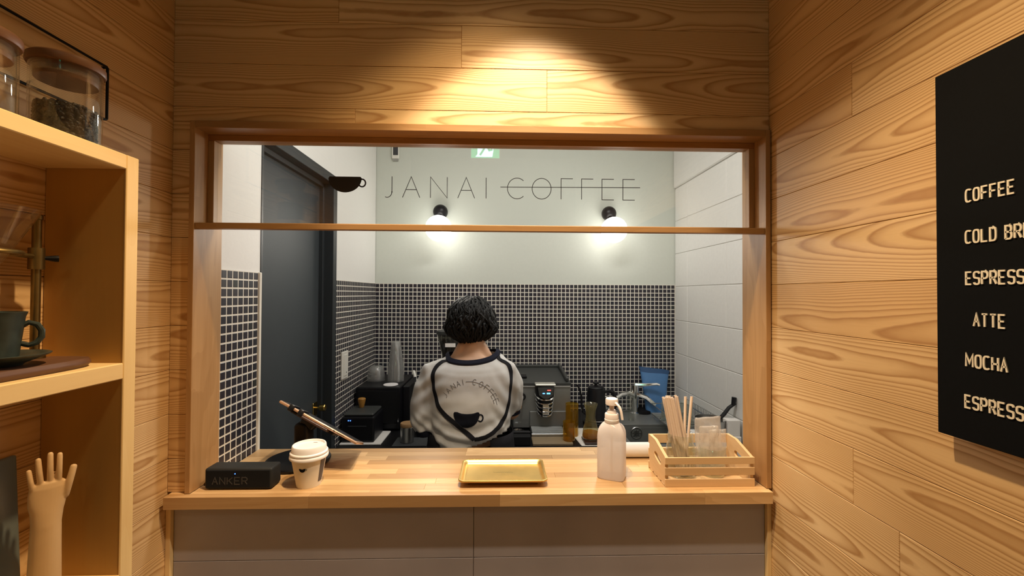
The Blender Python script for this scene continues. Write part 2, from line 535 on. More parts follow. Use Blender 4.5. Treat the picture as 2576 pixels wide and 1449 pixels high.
# stroke lettering: polylines in a unit cell
def glyph(ch, pw=1.0):
    G = {
        'A': [[(0, 0), (.5, 1), (1, 0)], [(.19, .38), (.81, .38)]],
        'B': [[(0, 0), (0, 1), (.6, 1)] + arc(.6, .76, .34, .24, 90, -90, 8) + [(0, .52)], [(.6, .52)] + arc(.62, .26, .38, .26, 90, -90, 8) + [(0, 0)]],
        'C': [arc(.5, .5, .5, .5, 48, 312, 26, pw)],
        'D': [[(0, 0), (0, 1), (.45, 1)] + arc(.45, .5, .55, .5, 90, -90, 14, pw) + [(0, 0)]],
        'E': [[(1, 0), (0, 0), (0, 1), (1, 1)], [(0, .5), (.85, .5)]],
        'F': [[(0, 0), (0, 1), (1, 1)], [(0, .5), (.85, .5)]],
        'H': [[(0, 0), (0, 1)], [(1, 0), (1, 1)], [(0, .5), (1, .5)]],
        'I': [[(0, 0), (0, 1)]],
        'J': [[(1, 1), (1, .28)] + arc(.45, .28, .55, .28, 0, -115, 8)],
        'K': [[(0, 0), (0, 1)], [(1, 1), (.05, .40)], [(.3, .56), (1, 0)]],
        'L': [[(0, 1), (0, 0), (1, 0)]],
        'M': [[(0, 0), (0, 1), (.5, .3), (1, 1), (1, 0)]],
        'N': [[(0, 0), (0, 1), (1, 0), (1, 1)]],
        'O': [arc(.5, .5, .5, .5, 90, 450, 36, pw)],
        'P': [[(0, 0), (0, 1), (.55, 1)] + arc(.55, .73, .45, .27, 90, -90, 10) + [(0, .46)]],
        'R': [[(0, 0), (0, 1), (.55, 1)] + arc(.55, .74, .45, .26, 90, -90, 10) + [(0, .48)], [(.5, .48), (1, 0)]],
        'S': [arc(.5, .745, .5, .255, 15, 235, 16, max(pw, .7)) + arc(.5, .255, .5, .255, 55, -165, 16, max(pw, .7))],
        'T': [[(0, 1), (1, 1)], [(.5, 1), (.5, 0)]],
        'W': [[(0, 1), (.25, 0), (.5, .8), (.75, 0), (1, 1)]],
        'Y': [[(0, 1), (.5, .48), (1, 1)], [(.5, .48), (.5, 0)]],
    }
    return G[ch]


def ribbon(poly, half):
    """mitred offset quads of a 2D polyline -> list of quads (each 4 points)"""
    P = [Vector(p) for p in poly]
    closed = (P[0] - P[-1]).length < 1e-6
    if closed:
        P = P[:-1]
    n = len(P)
    L = []; R = []
    for i in range(n):
        a = P[i - 1] if (i > 0 or closed) else None
        b = P[(i + 1) % n] if (i < n - 1 or closed) else None
        d1 = (P[i] - a).normalized() if a is not None else None
        d2 = (b - P[i]).normalized() if b is not None else None
        d = ((d1 or d2) + (d2 or d1))
        if d.length < 1e-4:
            d = d1
        d = d.normalized()
        nn = Vector((-d.y, d.x))
        ref = d1 or d2
        k = min(2.2, 1.0 / max(0.3, nn.dot(Vector((-ref.y, ref.x)))))
        e = Vector((0, 0))
        if a is None:
            e = -d * half * 0.0
        L.append(P[i] + nn * half * k + e); R.append(P[i] - nn * half * k + e)
    m = n if closed else n - 1
    return [(L[i], L[(i + 1) % n], R[(i + 1) % n], R[i]) for i in range(m)]


def strokes(mb, polys, half, place, depth):
    """place(x, z, d) -> 3D point with d the height above the ground surface"""
    for poly in polys:
        for q in ribbon(poly, half):
            vs = [place(p.x, p.y, depth) for p in q] + [place(p.x, p.y, 0.0) for p in q]
            mb.add(vs, [(0, 1, 2, 3), (0, 4, 5, 1), (1, 5, 6, 2), (2, 6, 7, 3), (3, 7, 4, 0)])


def scaled(ch, x0, z0, w, h, pw=1.0):
    return [[(x0 + px * w, z0 + pz * h) for px, pz in poly] for poly in glyph(ch, pw)]

# ================================================================== THE SETTING
XL, XR, YF = -0.800, 0.686, 1.055            # corridor wall faces
KXL, KXR, KY0, KYB = -0.742, 1.077, 1.150, 2.565   # kitchen faces
PITCHZ = 0.1075
COURSE0 = 1.080 - 11 * PITCHZ                # course grid shared by the three timber walls


def slab(name, mat, x0, x1, y0, y1, z0, z1):
    return struct(MB().box(x0, x1, y0, y1, z0, z1).build(name, mat, org=((x0 + x1) / 2, (y0 + y1) / 2, z0)))


floor = slab('floor', 'floor_grey', -0.90, 1.20, -1.70, 2.70, -0.06, 0.0)
ceiling = slab('ceiling_corridor', 'corridor_dark', -0.90, 1.20, -1.70, 1.15, 2.72, 2.80)
ceiling_k = slab('ceiling_kitchen', 'ceiling_paint', -0.90, 1.20, 1.151, 2.70, 2.52, 2.80)
wall_entry = slab('wall_entry', 'corridor_dark', -0.90, 0.80, -1.70, -1.62, 0, 2.72)

# ---- timber clad corridor walls: a core slab and one object per board
wall_left = slab('wall_left', 'corridor_dark', -0.88, XL - 0.012, -1.62, 1.066, 0, 2.72)
wall_right = slab('wall_right', 'corridor_dark', XR + 0.012, 0.78, -1.62, 1.066, 0, 2.72)
HX0, HX1, HZ1 = -0.757, 0.684, 1.904         # rough opening of the hatch
wf = MB()
wf.box(-0.90, HX0, 1.068, KY0, 0, 2.72); wf.box(HX1, 1.20, 1.068, KY0, 0, 2.72)
wf.box(HX0, HX1, 1.068, KY0, HZ1, 2.72); wf.box(HX0, HX1, 1.068, KY0, 0, 0.970)
wall_front = struct(wf.build('wall_front', 'white_wall', org=(0, 1.1, 0)))


def board(parent, length, height, loc, rotz):
    mb = MB()
    c = 0.0009
    l, h = length / 2 - 0.0002, height / 2 - 0.0004
    # front face (local -y) has eased edges, so neighbouring boards meet in a fine V joint
    vs = [(-l, 0.012, -h), (l, 0.012, -h), (l, 0.012, h), (-l, 0.012, h),
          (-l, c, -h), (l, c, -h), (l, c, h), (-l, c, h),
          (-l + c, 0, -h + c), (l - c, 0, -h + c), (l - c, 0, h - c), (-l + c, 0, h - c)]
    fs = [(3, 2, 1, 0), (0, 1, 5, 4), (1, 2, 6, 5), (2, 3, 7, 6), (3, 0, 4, 7), (4, 5, 9, 8), (5, 6, 10, 9), (6, 7, 11, 10), (7, 4, 8, 11), (8, 9, 10, 11)]
    me = bpy.data.meshes.new('board'); me.from_pydata(vs, [], fs); me.validate()
    me.materials.append(MAT['cedar_board'])
    o = bpy.data.objects.new('board', me); COL.objects.link(o)
    o.parent = parent
    o.location = Vector(loc) - ORG[parent]
    o.rotation_euler = (0, 0, rotz)
    return o


ncourse = int((2.72 - COURSE0) / PITCHZ) + 1
brng = random.Random(23)
butt_right = {1.8325: 0.802, 1.080: 0.804, 0.9725: 0.710}
butt_front = {2.0475: -0.098, 1.940: 0.117, 1.8325: -0.360, 2.155: -0.402}


def near(d, z):
    for k, v in d.items():
        if abs(k - z) < 0.02:
            return v
    return None


for k in range(ncourse):
    z0 = max(0.0, COURSE0 + k * PITCHZ); z1 = min(2.715, COURSE0 + (k + 1) * PITCHZ)
    if z1 - z0 < 0.02:
        continue
    zc = (z0 + z1) / 2
    # side walls, from the hatch wall back past the camera
    for side in (0, 1):
        b = near(butt_right, z0) if side else None
        cuts = [-1.615]
        if b is None:
            b = brng.uniform(-0.6, 0.25)
        cuts += [b, YF + 0.008]
        if cuts[1] - cuts[0] > 1.6:
            cuts.insert(1, brng.uniform(-0.9, -0.3))
        for a_, b_ in zip(cuts[:-1], cuts[1:]):
            if side == 0:
                board(wall_left, b_ - a_, z1 - z0, (XL, (a_ + b_) / 2, zc), pi / 2)
            else:
                board(wall_right, b_ - a_, z1 - z0, (XR, (a_ + b_) / 2, zc), -pi / 2)
    # hatch wall: above the frame full width, beside it narrow ends
    if z1 > 1.903:
        zz0 = max(z0, 1.903)
        cuts = [XL]
        b = near(butt_front, z0)
        if b is not None:
            cuts.append(b)
        elif brng.random() < 0.8:
            cuts.append(brng.uniform(-0.5, 0.45))
        cuts.append(XR)
        for a_, b_ in zip(cuts[:-1], cuts[1:]):
            board(wall_front, b_ - a_, z1 - zz0, ((a_ + b_) / 2, YF, (zz0 + z1) / 2), 0)
    if z1 > 0.98 and z0 < 1.903:
        zz0 = max(z0, 0.9999); zz1 = min(z1, 1.903)
        board(wall_front, -0.7525 - XL, zz1 - zz0, ((XL - 0.7525) / 2, YF, (zz0 + zz1) / 2), 0)

# ---- hatch lining, frame and transom light
FY0, FY1 = 1.045, KY0
fr = thing('hatch_frame', 'brown wooden frame lining the serving hatch in the timber wall', 'window frame', (0, 1.05, 1.0))
MB().box(-0.7525, -0.7400, FY0, FY1, 1.0002, 1.9015, 0.0008).build('jamb', 'frame_wood_z', fr)
MB().box(0.6705, 0.6830, FY0, FY1, 1.0002, 1.9015, 0.0008).build('jamb', 'frame_wood_z', fr)
MB().box(-0.7398, 0.6703, FY0, FY1, 1.8840, 1.9015, 0.0008).build('head', 'frame_wood_x', fr)
MB().box(-0.7398, 0.6703, 1.0480, 1.0680, 1.6390, 1.6530, 0.0008).build('transom_bar', 'frame_wood_x', fr)

win = MB().box(-0.7398, 0.6703, 1.0920, 1.1210, 1.8690, 1.8838, 0.0006).build('window_1', 'frame_wood_x', org=(0, 1.107, 1.65))
struct(win)
MB().box(-0.7398, -0.7250, 1.0920, 1.1210, 1.6610, 1.8688, 0.0006).build('stile', 'frame_wood_z', win)
MB().box(0.6555, 0.6703, 1.0920, 1.1210, 1.6610, 1.8688, 0.0006).build('stile', 'frame_wood_z', win)
MB().box(-0.7398, 0.6703, 1.0920, 1.1210, 1.6500, 1.6608, 0.0006).build('bottom_rail', 'frame_wood_x', win)
MB().box(-0.7398, 0.6703, 1.0682, 1.0918, 1.6500, 1.6530).build('bead', 'frame_wood_x', win)
MB().box(-0.7250, 0.6555, 1.1050, 1.1090, 1.6608, 1.8690).build('pane', 'pane_glass', win)

# lettering and cup mark in thin black vinyl on the pane
on_pane = lambda x, z, d: (x, 1.1048 - d, z)
bz, hh = 1.7325, 0.0545
for ch, a_, b_ in (('J', -.3023, -.2800), ('A', -.2528, -.2080), ('N', -.1804, -.1372), ('A', -.1097, -.0658), ('I', -.0360, -.0360), ('C', .0199, .0700),
                   ('O', .0846, .1344), ('F', .1606, .1917), ('F', .2148, .2457), ('E', .2689, .3005), ('E', .3244, .3559)):
    g = [[p for p in poly] for poly in scaled(ch, a_, bz, b_ - a_, hh)]
    if ch in 'FE':
        g = g[:1]                            # the strike line is their middle bar
    mb = MB(); strokes(mb, g, 0.0009, on_pane, 0.0003)
    mb.build('letter', 'vinyl_black', win)
mb = MB(); strokes(mb, [[(0.0013, 1.7630), (0.3702, 1.7655)]], 0.0009, on_pane, 0.0003)
mb.build('strike_line', 'vinyl_black', win)


def cup_outline(x0, x1, zt, zb):
    """round-bottomed cup seen from the side, flat rim with eased corners"""
    w = x1 - x0; h = zt - zb
    cx = (x0 + x1) / 2
    pts = [(x0 + 0.035 * w, zt), (x1 - 0.035 * w, zt)]
    for i in range(29):
        a = -pi * i / 28
        pts.append((cx + (w / 2) * cos(a) if i else x1, zt - 0.09 * h + sin(a) * 0.91 * h))
    return pts


mb = MB()
cu = cup_outline(-.4430, -.3580, 1.7850, 1.7440)
mb.prism(cu, 1.1045, 1.1048)
strokes(mb, [arc(-.3570, 1.7690, .0090, .0098, 115, -150, 16)], 0.0019, on_pane, 0.0003)
mb.build('cup_mark', 'vinyl_black', win)

# ---- panels under the counter: large grey tiles and a timber slip at either side
wall_low = struct(MB().box(HX0 - 0.03, HX1, 1.0666, 1.0678, 0.0, 0.969).build('wall_counter_front', 'corridor_dark', org=(0, 1.07, 0)))
xs_ = [-0.7872, -0.0606, 0.6744]
zs_ = [0.0, 0.2305, 0.5305, 0.8305, 0.9705]
for i in range(2):
    for j in range(4):
        MB().box(xs_[i] + 0.0006, xs_[i + 1] - 0.0006, 1.060, 1.0665, zs_[j] + 0.0006, zs_[j + 1] - 0.0006, 0.0007).build('tile', 'grey_tile', wall_low)
struct(MB().box(-0.7995, -0.7876, 1.050, 1.0666, 0, 0.9705, 0.0006).build('trim_1', 'shelf_pine_z', org=(-0.793, 1.055, 0)))
struct(MB().box(0.6748, 0.6858, 1.050, 1.0666, 0, 0.9705, 0.0006).build('trim_2', 'shelf_pine_z', org=(0.680, 1.055, 0)))

# ---- counter top of edge-glued staves
ct = thing('serving_counter', 'long laminated wood counter top of narrow staves in the hatch', 'counter', (-0.057, 1.18, 0.9713))
crng = random.Random(5)
CX0, CX1, CY0, CY1 = -0.7885, 0.6745, 1.0270, 1.3395
rows = 10
dy = (CY1 - CY0) / rows
for r in range(rows):
    x = CX0
    first = True
    y0_, y1_ = CY0 + r * dy + 0.0001, CY0 + (r + 1) * dy - 0.0001
    xlim = CX1
    xa = CX0
    if r == 0:
        y1_ = 1.0448                            # nosing, full width in front of the jambs
    else:
        xa, xlim = -0.7398, 0.6702              # between the jambs
    x = xa
    while x < xlim - 1e-4:
        ln = crng.uniform(0.20, 0.52)
        if first:
            ln *= crng.uniform(0.4, 1.0); first = False
        e = min(x + ln, xlim)
        if xlim - e < 0.08:
            e = xlim
        me = MB().box(x + 0.0001, e - 0.0001, y0_, y1_, 0.9713, 1.0, 0.0004)
        o = me.build('stave', 'counter_stave', None, org=((x + e) / 2, (y0_ + y1_) / 2, 0.985))
        o.parent = ct; o.location = Vector(o.location) - ORG[ct]; ORG[o] = ORG[ct]
        x = e
# the stave cut around the jambs, and the end by the wall corner
o = MB().box(CX0, -0.7528, 1.0449, 1.0549, 0.9713, 1.0).build('stave', 'counter_stave', None, org=(-0.77, 1.05, 0.985))
o.parent = ct; o.location = Vector(o.location) - ORG[ct]; ORG[o] = ORG[ct]
for a_, b_ in ((-0.7398, 0.6702),):
    x = a_
    while x < b_ - 1e-4:
        e = min(x + crng.uniform(0.25, 0.5), b_)
        if b_ - e < 0.1:
            e = b_
        o = MB().box(x + 0.0001, e - 0.0001, 1.0449, CY0 + dy - 0.0001, 0.9713, 1.0).build('stave', 'counter_stave', None, org=((x + e) / 2, 1.05, 0.985))
        o.parent = ct; o.location = Vector(o.location) - ORG[ct]; ORG[o] = ORG[ct]
        x = e

# ================================================================== KITCHEN SHELL
P = 0.025
TI = 0.0203


def tile_mesh():
    c = 0.0007; h = TI / 2; d = 0.0009
    vs = [(-h, 0, -h), (h, 0, -h), (h, 0, h), (-h, 0, h), (-h, -d + c * .7, -h), (h, -d + c * .7, -h), (h, -d + c * .7, h), (-h, -d + c * .7, h),
          (-h + c, -d, -h + c), (h - c, -d, -h + c), (h - c, -d, h - c), (-h + c, -d, h - c)]
    fs = [(0, 1, 5, 4), (1, 2, 6, 5), (2, 3, 7, 6), (3, 0, 4, 7), (4, 5, 9, 8), (5, 6, 10, 9), (6, 7, 11, 10), (7, 4, 8, 11), (8, 9, 10, 11)]
    return vs, fs


TV, TF = tile_mesh()
tile_me = bpy.data.meshes.new('tile'); tile_me.from_pydata(TV, [], TF); tile_me.materials.append(MAT['mosaic_tile'])


def tiles(parent, cells, single, rotz):
    """cells [(x, y, z)] centres on the grout face; the first `single` are objects, the others one joined part"""
    Mr = Matrix.Rotation(rotz, 4, 'Z')
    rest = MB()
    for i, p in enumerate(cells):
        if i < single:
            o = bpy.data.objects.new('tile', tile_me); COL.objects.link(o)
            o.parent = parent; o.location = Vector(p) - ORG[parent]; o.rotation_euler = (0, 0, rotz)
        else:
            rest.add(TV, TF, Matrix.Translation(p) @ Mr)
    if rest.v:
        base = ORG[parent]
        me = bpy.data.meshes.new('tile_field')
        me.from_pydata([tuple(v - base) for v in rest.v], [], rest.f); me.materials.append(MAT['mosaic_tile'])
        o = link('tile_field', me, None, parent)
        o['kind'] = 'stuff'


# left kitchen wall, nearer the counter
wkl = MB().box(-0.86, KXL - 0.0015, KY0, 1.329, 0, 1.5462).build('wall_kitchen_near', 'grout', org=(-0.8, 1.24, 0))
struct(wkl)
MB().box(-0.86, KXL - 0.004, KY0, 1.346, 1.5464, 2.52).build('plaster', 'white_wall', wkl)
MB().box(-0.86, KXL + 0.0035, 1.3292, 1.3420, 0, 1.5462, 0.002).build('edge_trim', 'grout', wkl)
cells = []
for j in range(22):
    for i in range(7):
        z = 1.5459 - P * (j + 0.5)
        if z > 1.003:
            cells.append((KXL - 0.0015, 1.1537 + P * (i + 0.5), z))
tiles(wkl, cells, 400, pi / 2)

# charcoal door in the left wall
DY0, DY1, DZ = 1.3425, 1.9380, 2.007
door = struct(MB().box(-0.835, -0.792, DY0 + 0.03, DY1 - 0.045, 0.004, DZ - 0.05, 0.002).build('door_1', 'charcoal_paint', org=(-0.80, 1.64, 0)))
fm = MB()
fm.box(-0.86, KXL - 0.002, DY0, DY0 + 0.012, 0, DZ, 0.001)
fm.build('frame_post', 'charcoal_frame', door)
fm = MB(); fm.box(-0.86, KXL + 0.006, DY1 - 0.040, DY1, 0, DZ, 0.0015); fm.box(-0.86, -0.775, DY1 - 0.058, DY1 - 0.0402, 0, DZ - 0.04, 0.001)
fm.build('frame_post', 'charcoal_frame', door)
fm = MB(); fm.box(-0.86, KXL + 0.006, DY0 + 0.012, DY1 - 0.0402, DZ - 0.040, DZ, 0.0015); fm.box(-0.86, -0.775, DY0 + 0.0122, DY1 - 0.0405, DZ - 0.058, DZ - 0.0402, 0.001)
fm.build('frame_head', 'charcoal_frame', door)
kn = MB(); kn.box(-0.7922, -0.788, 1.832, 1.872, 0.955, 1.012, 0.001)
kn.lathe([(0.004, 0), (0.004, 0.018), (0.013, 0.020), (0.014, 0.040), (0.012, 0.043), (0, 0.043)], (0, 0, 0), 20, Matrix.Translation((-0.788, 1.852, 0.990)) @ Matrix.Rotation(pi / 2, 4, 'Y'))
kn.build('door_handle', 'door_brass', door, True)
struct(MB().box(-0.86, KXL - 0.004, 1.3462, DY1, DZ + 0.0005, 2.52).build('wall_over_door', 'white_wall', org=(-0.8, 1.64, DZ)))

# left kitchen wall beyond the door
wk2 = struct(MB().box(-0.86, KXL - 0.0015, DY1 + 0.0005, KYB, 0, 1.5438).build('wall_kitchen_left', 'grout', org=(-0.8, 2.25, 0)))
MB().box(-0.86, KXL - 0.004, DY1 + 0.0005, KYB, 1.5440, 2.52).build('plaster', 'white_wall', wk2)
cells = []
for i in range(25):
    for j in range(31):
        y = 1.9420 + P * (i + 0.5); z = 1.5432 - P * (j + 0.5)
        if y < KYB - 0.010:
            cells.append((KXL - 0.0015, y, z))
tiles(wk2, cells, 290, pi / 2)

# back wall
wkb = struct(MB().box(-0.90, 1.20, KYB + 0.0015, 2.66, 0, 1.5424).build('wall_kitchen_back', 'grout', org=(0.15, 2.6, 0)))
MB().box(-0.90, 1.20, KYB + 0.004, 2.66, 1.5426, 2.52).build('plaster', 'sage_wall', wkb)
pb = (1.0504 + 0.7192) / 71
cells = []
for j in range(31):
    for i in range(73):
        cells.append((-0.7192 + pb * (i - 0.5), KYB + 0.0015, 1.542 - P * (j + 0.5)))
tiles(wkb, cells, 292, 0)

# right wall of painted concrete blocks, plain beam above
wkr = struct(MB().box(KXR + 0.004, 1.20, KY0, KYB + 0.0015, 0, 2.52).build('wall_kitchen_right', 'block_paint', org=(1.13, 1.85, 0)))
MB().box(KXR - 0.010, KXR + 0.0038, KY0, KYB, 2.134, 2.52, 0.006).build('beam', 'block_paint', wkr)
zl = [0.0, 0.118, 0.320, 0.522, 0.724, 0.926, 1.129, 1.328, 1.532, 1.7314, 1.932, 2.1325]
yl = [KY0, 1.561, 1.979, 2.397, KYB]
for a_, b_ in zip(zl[:-1], zl[1:]):
    for c_, d_ in zip(yl[:-1], yl[1:]):
        MB().box(KXR, KXR + 0.012, c_ + 0.0012, d_ - 0.0012, a_ + 0.0012, b_ - 0.0012, 0.0022).build('block', 'block_paint', wkr)

# ================================================================== THINGS ON THE COUNTER
CT = 1.0

# ---- wireless speaker
sp = thing('speaker', 'black box-shaped wireless speaker on the left end of the counter', 'speaker', (-0.637, 1.087, CT))
MB().box(-0.7185, -0.5560, 1.0635, 1.1095, CT + 0.0015, CT + 0.0525, 0.0055, seg=3).build('body', 'soft_black', sp, True)
MB().box(-0.7140, -0.5605, 1.0625, 1.0655, CT + 0.0055, CT + 0.0485, 0.0012).build('grille', 'black_fabric', sp)
for cx in (-0.70, -0.574):
    MB().box(cx - 0.012, cx + 0.012, 1.070, 1.103, CT + 0.0001, CT + 0.0016).build('rubber_foot', 'black_matte', sp)
x = -0.6985
onspk = lambda px, pz, d: (px, 1.0625 - d, pz)
for ch in 'ANKER':
    mb = MB(); strokes(mb, scaled(ch, x, CT + 0.0145, 0.0125, 0.0165), 0.0011, onspk, 0.0004)
    mb.build('letter', 'grey_print', sp); x += 0.0178
MB().sphere((-0.6440, 1.0624, CT + 0.0400), 0.0013, 10, 6).build('status_light', 'led_blue', sp)
MB().tube([(-0.7180, 1.085, CT + 0.014), (-0.7240, 1.0845, CT + 0.0125), (-0.7290, 1.084, CT + 0.007), (-0.7310, 1.083, CT + 0.0035)], [0.004, 0.0042, 0.0035, 0.0028], 8).build('cable_plug', 'brown_board', sp, True)

# ---- tablet on a round-footed stand
st = thing('tablet_stand', 'black tablet stand with round foot behind the paper cup', 'stand', (-0.572, 1.235, CT))
MB().lathe([(0.0, 0.0002), (0.082, 0.0002), (0.086, 0.002), (0.087, 0.007), (0.085, 0.0105), (0.080, 0.012), (0.0, 0.0125)], (-0.572, 1.235, CT), 56).build('foot', 'black_plastic', st, True)
MB().box(-0.572, -0.532, 1.200, 1.250, CT + 0.011, CT + 0.118, 0.010, seg=3).build('post', 'black_plastic', st, True)
tn0, tn1 = Vector((-0.584, 1.150, 1.1955)), Vector((-0.379, 1.150, 1.0820))
td = (tn1 - tn0).normalized()
tc_ = (tn0 + tn1) / 2
tv = (tc_ - Vector((0, 0, CAMZ))).normalized()
tw = (tv - td * td.dot(tv)).normalized()
tnrm = tw.cross(td) if tw.cross(td).z > 0 else td.cross(tw)
tw = (tw + tnrm * 0.045).normalized(); tnrm = tw.cross(td) if tw.cross(td).z > 0 else td.cross(tw)
TM = Matrix.Translation(tn0) @ Matrix((tuple((td.x, tw.x, tnrm.x, 0)), (td.y, tw.y, tnrm.y, 0), (td.z, tw.z, tnrm.z, 0), (0, 0, 0, 1)))
TLEN = (tn1 - tn0).length
ac = TM @ Vector((0.095, 0.075, -0.006))
MB().tube([(-0.552, 1.225, CT + 0.105), (-0.548, 1.226, CT + 0.120), ac - tnrm * 0.010, ac], [0.016, 0.016, 0.015, 0.018], 14).build('arm', 'black_plastic', st, True)
MB().box(0.03, 0.165, 0.03, 0.13, -0.0125, -0.0045, 0.003, TM).build('bracket', 'black_plastic', st)
for a_, b_ in ((0.030, 0.044), (0.058, 0.072)):
    MB().box(a_, b_, -0.006, 0.060, -0.010, 0.0085, 0.0035, TM, seg=2).build('clip', 'black_plastic', st, True)
MB().box(0.058, 0.150, -0.001, 0.030, -0.0115, -0.0046, 0.002, TM).build('ledge', 'brown_board', st)
tb = thing('tablet', 'thin tablet with rose gold edge tilted on its black stand', 'tablet', tuple(tn0))
MB().box(0, TLEN, 0, 0.170, -0.0040, 0.0035, 0.0030, TM, seg=2).build('body', 'rose_metal', tb, True)
MB().box(0.006, TLEN - 0.006, 0.006, 0.164, 0.0030, 0.0037, 0, TM).build('screen', 'black_plastic', tb)
for a_, b_, c_ in ((0.134, 0.158, 0.0007), (0.1625, 0.168, 0.0014), (0.173, 0.197, 0.0007)):
    MB().box(a_, b_, -0.0003, 0.001, -c_, c_, 0, TM).build('port', 'brown_board', tb)

# ---- paper cup
cc = Vector((-0.4790, 1.0930, CT))
cup = thing('paper_cup', 'small cream paper coffee cup with white plastic lid', 'cup', tuple(cc))
r0, r1, hc = 0.0285, 0.0425, 0.080
MB().lathe([(0.0, 0.004), (r0 - 0.001, 0.004), (r0 - 0.001, 0.0002), (r0, 0.0002), (r1, hc), (r1 - 0.001, hc)], cc, 48, cap=False).build('cup_body', 'cup_paper', cup, True)
lid = MB().lathe([(0.0425, 0.0705), (0.0450, 0.0700), (0.0458, 0.0725), (0.0450, 0.0775), (0.0430, 0.0790), (0.0442, 0.0805), (0.0446, 0.0840), (0.0430, 0.0860), (0.0410, 0.0865),
                  (0.0400, 0.0990), (0.0385, 0.1015), (0.0362, 0.1012), (0.0350, 0.0965), (0.0200, 0.0960), (0.0, 0.0960)], cc, 48).build('lid', 'lid_white', cup, True, angle=0.9)
MB().box(cc.x + 0.0, cc.x + 0.010, cc.y + 0.024, cc.y + 0.026, CT + 0.0962, CT + 0.0966).build('sip_slot', 'cup_stripe', lid)


def on_cup(az0):
    def f(px, pz, d):
        r = r0 + (r1 - r0) * (pz - CT) / hc + 0.0003 + d
        a = az0 + px / 0.036
        return (cc.x + r * cos(a), cc.y + r * sin(a), pz)
    return f


pl = on_cup(radians(-88))
mb = MB()
cu = cup_outline(-0.0090, 0.0062, CT + 0.0535, CT + 0.0440)
ctr = (-0.0014, CT + 0.050)
vs = [pl(*ctr, 0.0001)] + [pl(px, pz, 0.0001) for px, pz in cu]
mb.add(vs, [(0, i, i % (len(cu)) + 1) for i in range(1, len(cu) + 1)])
strokes(mb, [arc(0.0066, CT + 0.0505, .0022, .0022, 110, -140, 10)], 0.0004, pl, 0.0001)
mb.build('cup_mark', 'shirt_print', cup)
mb = MB(); ps = on_cup(radians(-12))
n = 8
for i in range(n):
    a_, b_ = -0.0085 + 0.017 * i / n, -0.0085 + 0.017 * (i + 1) / n
    mb.add([ps(a_, CT + 0.012, 0), ps(b_, CT + 0.012, 0), ps(b_, CT + 0.0705, 0), ps(a_, CT + 0.0705, 0)], [(0, 1, 2, 3)])
mb.build('printed_stripe', 'cup_stripe', cup)

# ---- brass tray


def rrect(cx, cy, hx, hy, r, n=6):
    out = []
    for qx, qy, a0 in ((1, 1, 0), (-1, 1, 90), (-1, -1, 180), (1, -1, 270)):
        for i in range(n + 1):
            a = radians(a0 + 90 * i / n)
            out.append((cx + qx * (hx - r) + r * cos(a), cy + qy * (hy - r) + r * sin(a)))
    return out


def loft(mb, loops, cap0=True, cap1=True, M=None):
    n = len(loops[0]); vs = []; fs = []
    for lp in loops:
        vs += lp
    for i in range(len(loops) - 1):
        for k in range(n):
            k2 = (k + 1) % n
            fs.append((i * n + k, i * n + k2, (i + 1) * n + k2, (i + 1) * n + k))
    if cap0:
        fs.append(tuple(reversed(range(n))))
    if cap1:
        fs.append(tuple((len(loops) - 1) * n + k for k in range(n)))
    return mb.add(vs, fs, M)


tcx, tcy, thx, thy = 0.0120, 1.1300, 0.1125, 0.0700
tr = thing('coin_tray', 'rectangular polished brass tray with beaded rim in the middle of the counter', 'tray', (tcx, tcy, CT))
loops = []
for ins, z in ((0.0005, 0.0150), (0.0, 0.0165), (0.0005, 0.0185), (0.0025, 0.0192), (0.0050, 0.0180), (0.0075, 0.0165), (0.0100, 0.0120), (0.0125, 0.0095), (0.0160, 0.0085)):
    loops.append([(x_, y_, CT + z) for x_, y_ in rrect(tcx, tcy, thx - ins, thy - ins, 0.014 - ins * 0.6)])
under = []
for ins, z in ((0.0170, 0.0070), (0.0120, 0.0075), (0.0085, 0.0110), (0.0050, 0.0145)):
    under.append([(x_, y_, CT + z) for x_, y_ in rrect(tcx, tcy, thx - ins, thy - ins, 0.014 - ins * 0.6)])
mb = MB(); loft(mb, under + loops)
mb.build('dish', 'brass', tr, True, angle=1.2)
mb = MB()
for side in (-1, 1):
    for i in range(78):
        mb.sphere((tcx - 0.0975 + 0.195 * i / 77, tcy + side * (thy - 0.0015), CT + 0.0193), 0.0011, 6, 4)
for side in (-1, 1):
    for i in range(44):
        mb.sphere((tcx + side * (thx - 0.0015), tcy - 0.055 + 0.110 * i / 43, CT + 0.0193), 0.0011, 6, 4)
o = mb.build('beading', 'brass', tr, True); o['kind'] = 'stuff'
for sx in (-1, 1):
    for sy in (-1, 1):
        MB().lathe([(0.0, 0.0002), (0.0032, 0.0004), (0.0040, 0.003), (0.0030, 0.0080), (0.0, 0.0080)], (tcx + sx * 0.087, tcy + sy * 0.044, CT), 12).build('foot', 'brass_dark', tr, True)
mb = MB()
flat = lambda px, py, d: (px, py, CT + 0.00855 + d)
sig = [(tcx - 0.026 + 0.052 * i / 60, tcy + 0.004 + 0.0035 * sin(i * 0.95) * (0.45 + 0.55 * abs(cos(i * 0.21)))) for i in range(61)]
strokes(mb, [sig, [(tcx - 0.005, tcy - 0.006), (tcx + 0.006, tcy - 0.0055)], [(tcx - 0.013, tcy - 0.0125), (tcx + 0.016, tcy - 0.0120)]], 0.00022, flat, 0.00004)
mb.build('engraving', 'old_brass', tr)

# ---- pump bottle
bc = Vector((0.3010, 1.1240, CT))
bt = thing('pump_bottle', 'translucent white pump bottle of hand sanitiser beside the wooden crate', 'bottle', tuple(bc))
RB = rot_about(bc, 'Z', radians(-24))
hx, hy = 0.0355, 0.0300


def sq(h, s, p=0.42):
    out = []
    for k in range(40):
        a = 2 * pi * k / 40
        ca, sa = cos(a), sin(a)
        out.append((bc.x + s * hx * math.copysign(abs(ca) ** p, ca), bc.y + s * hy * math.copysign(abs(sa) ** p, sa), CT + h))
    return out


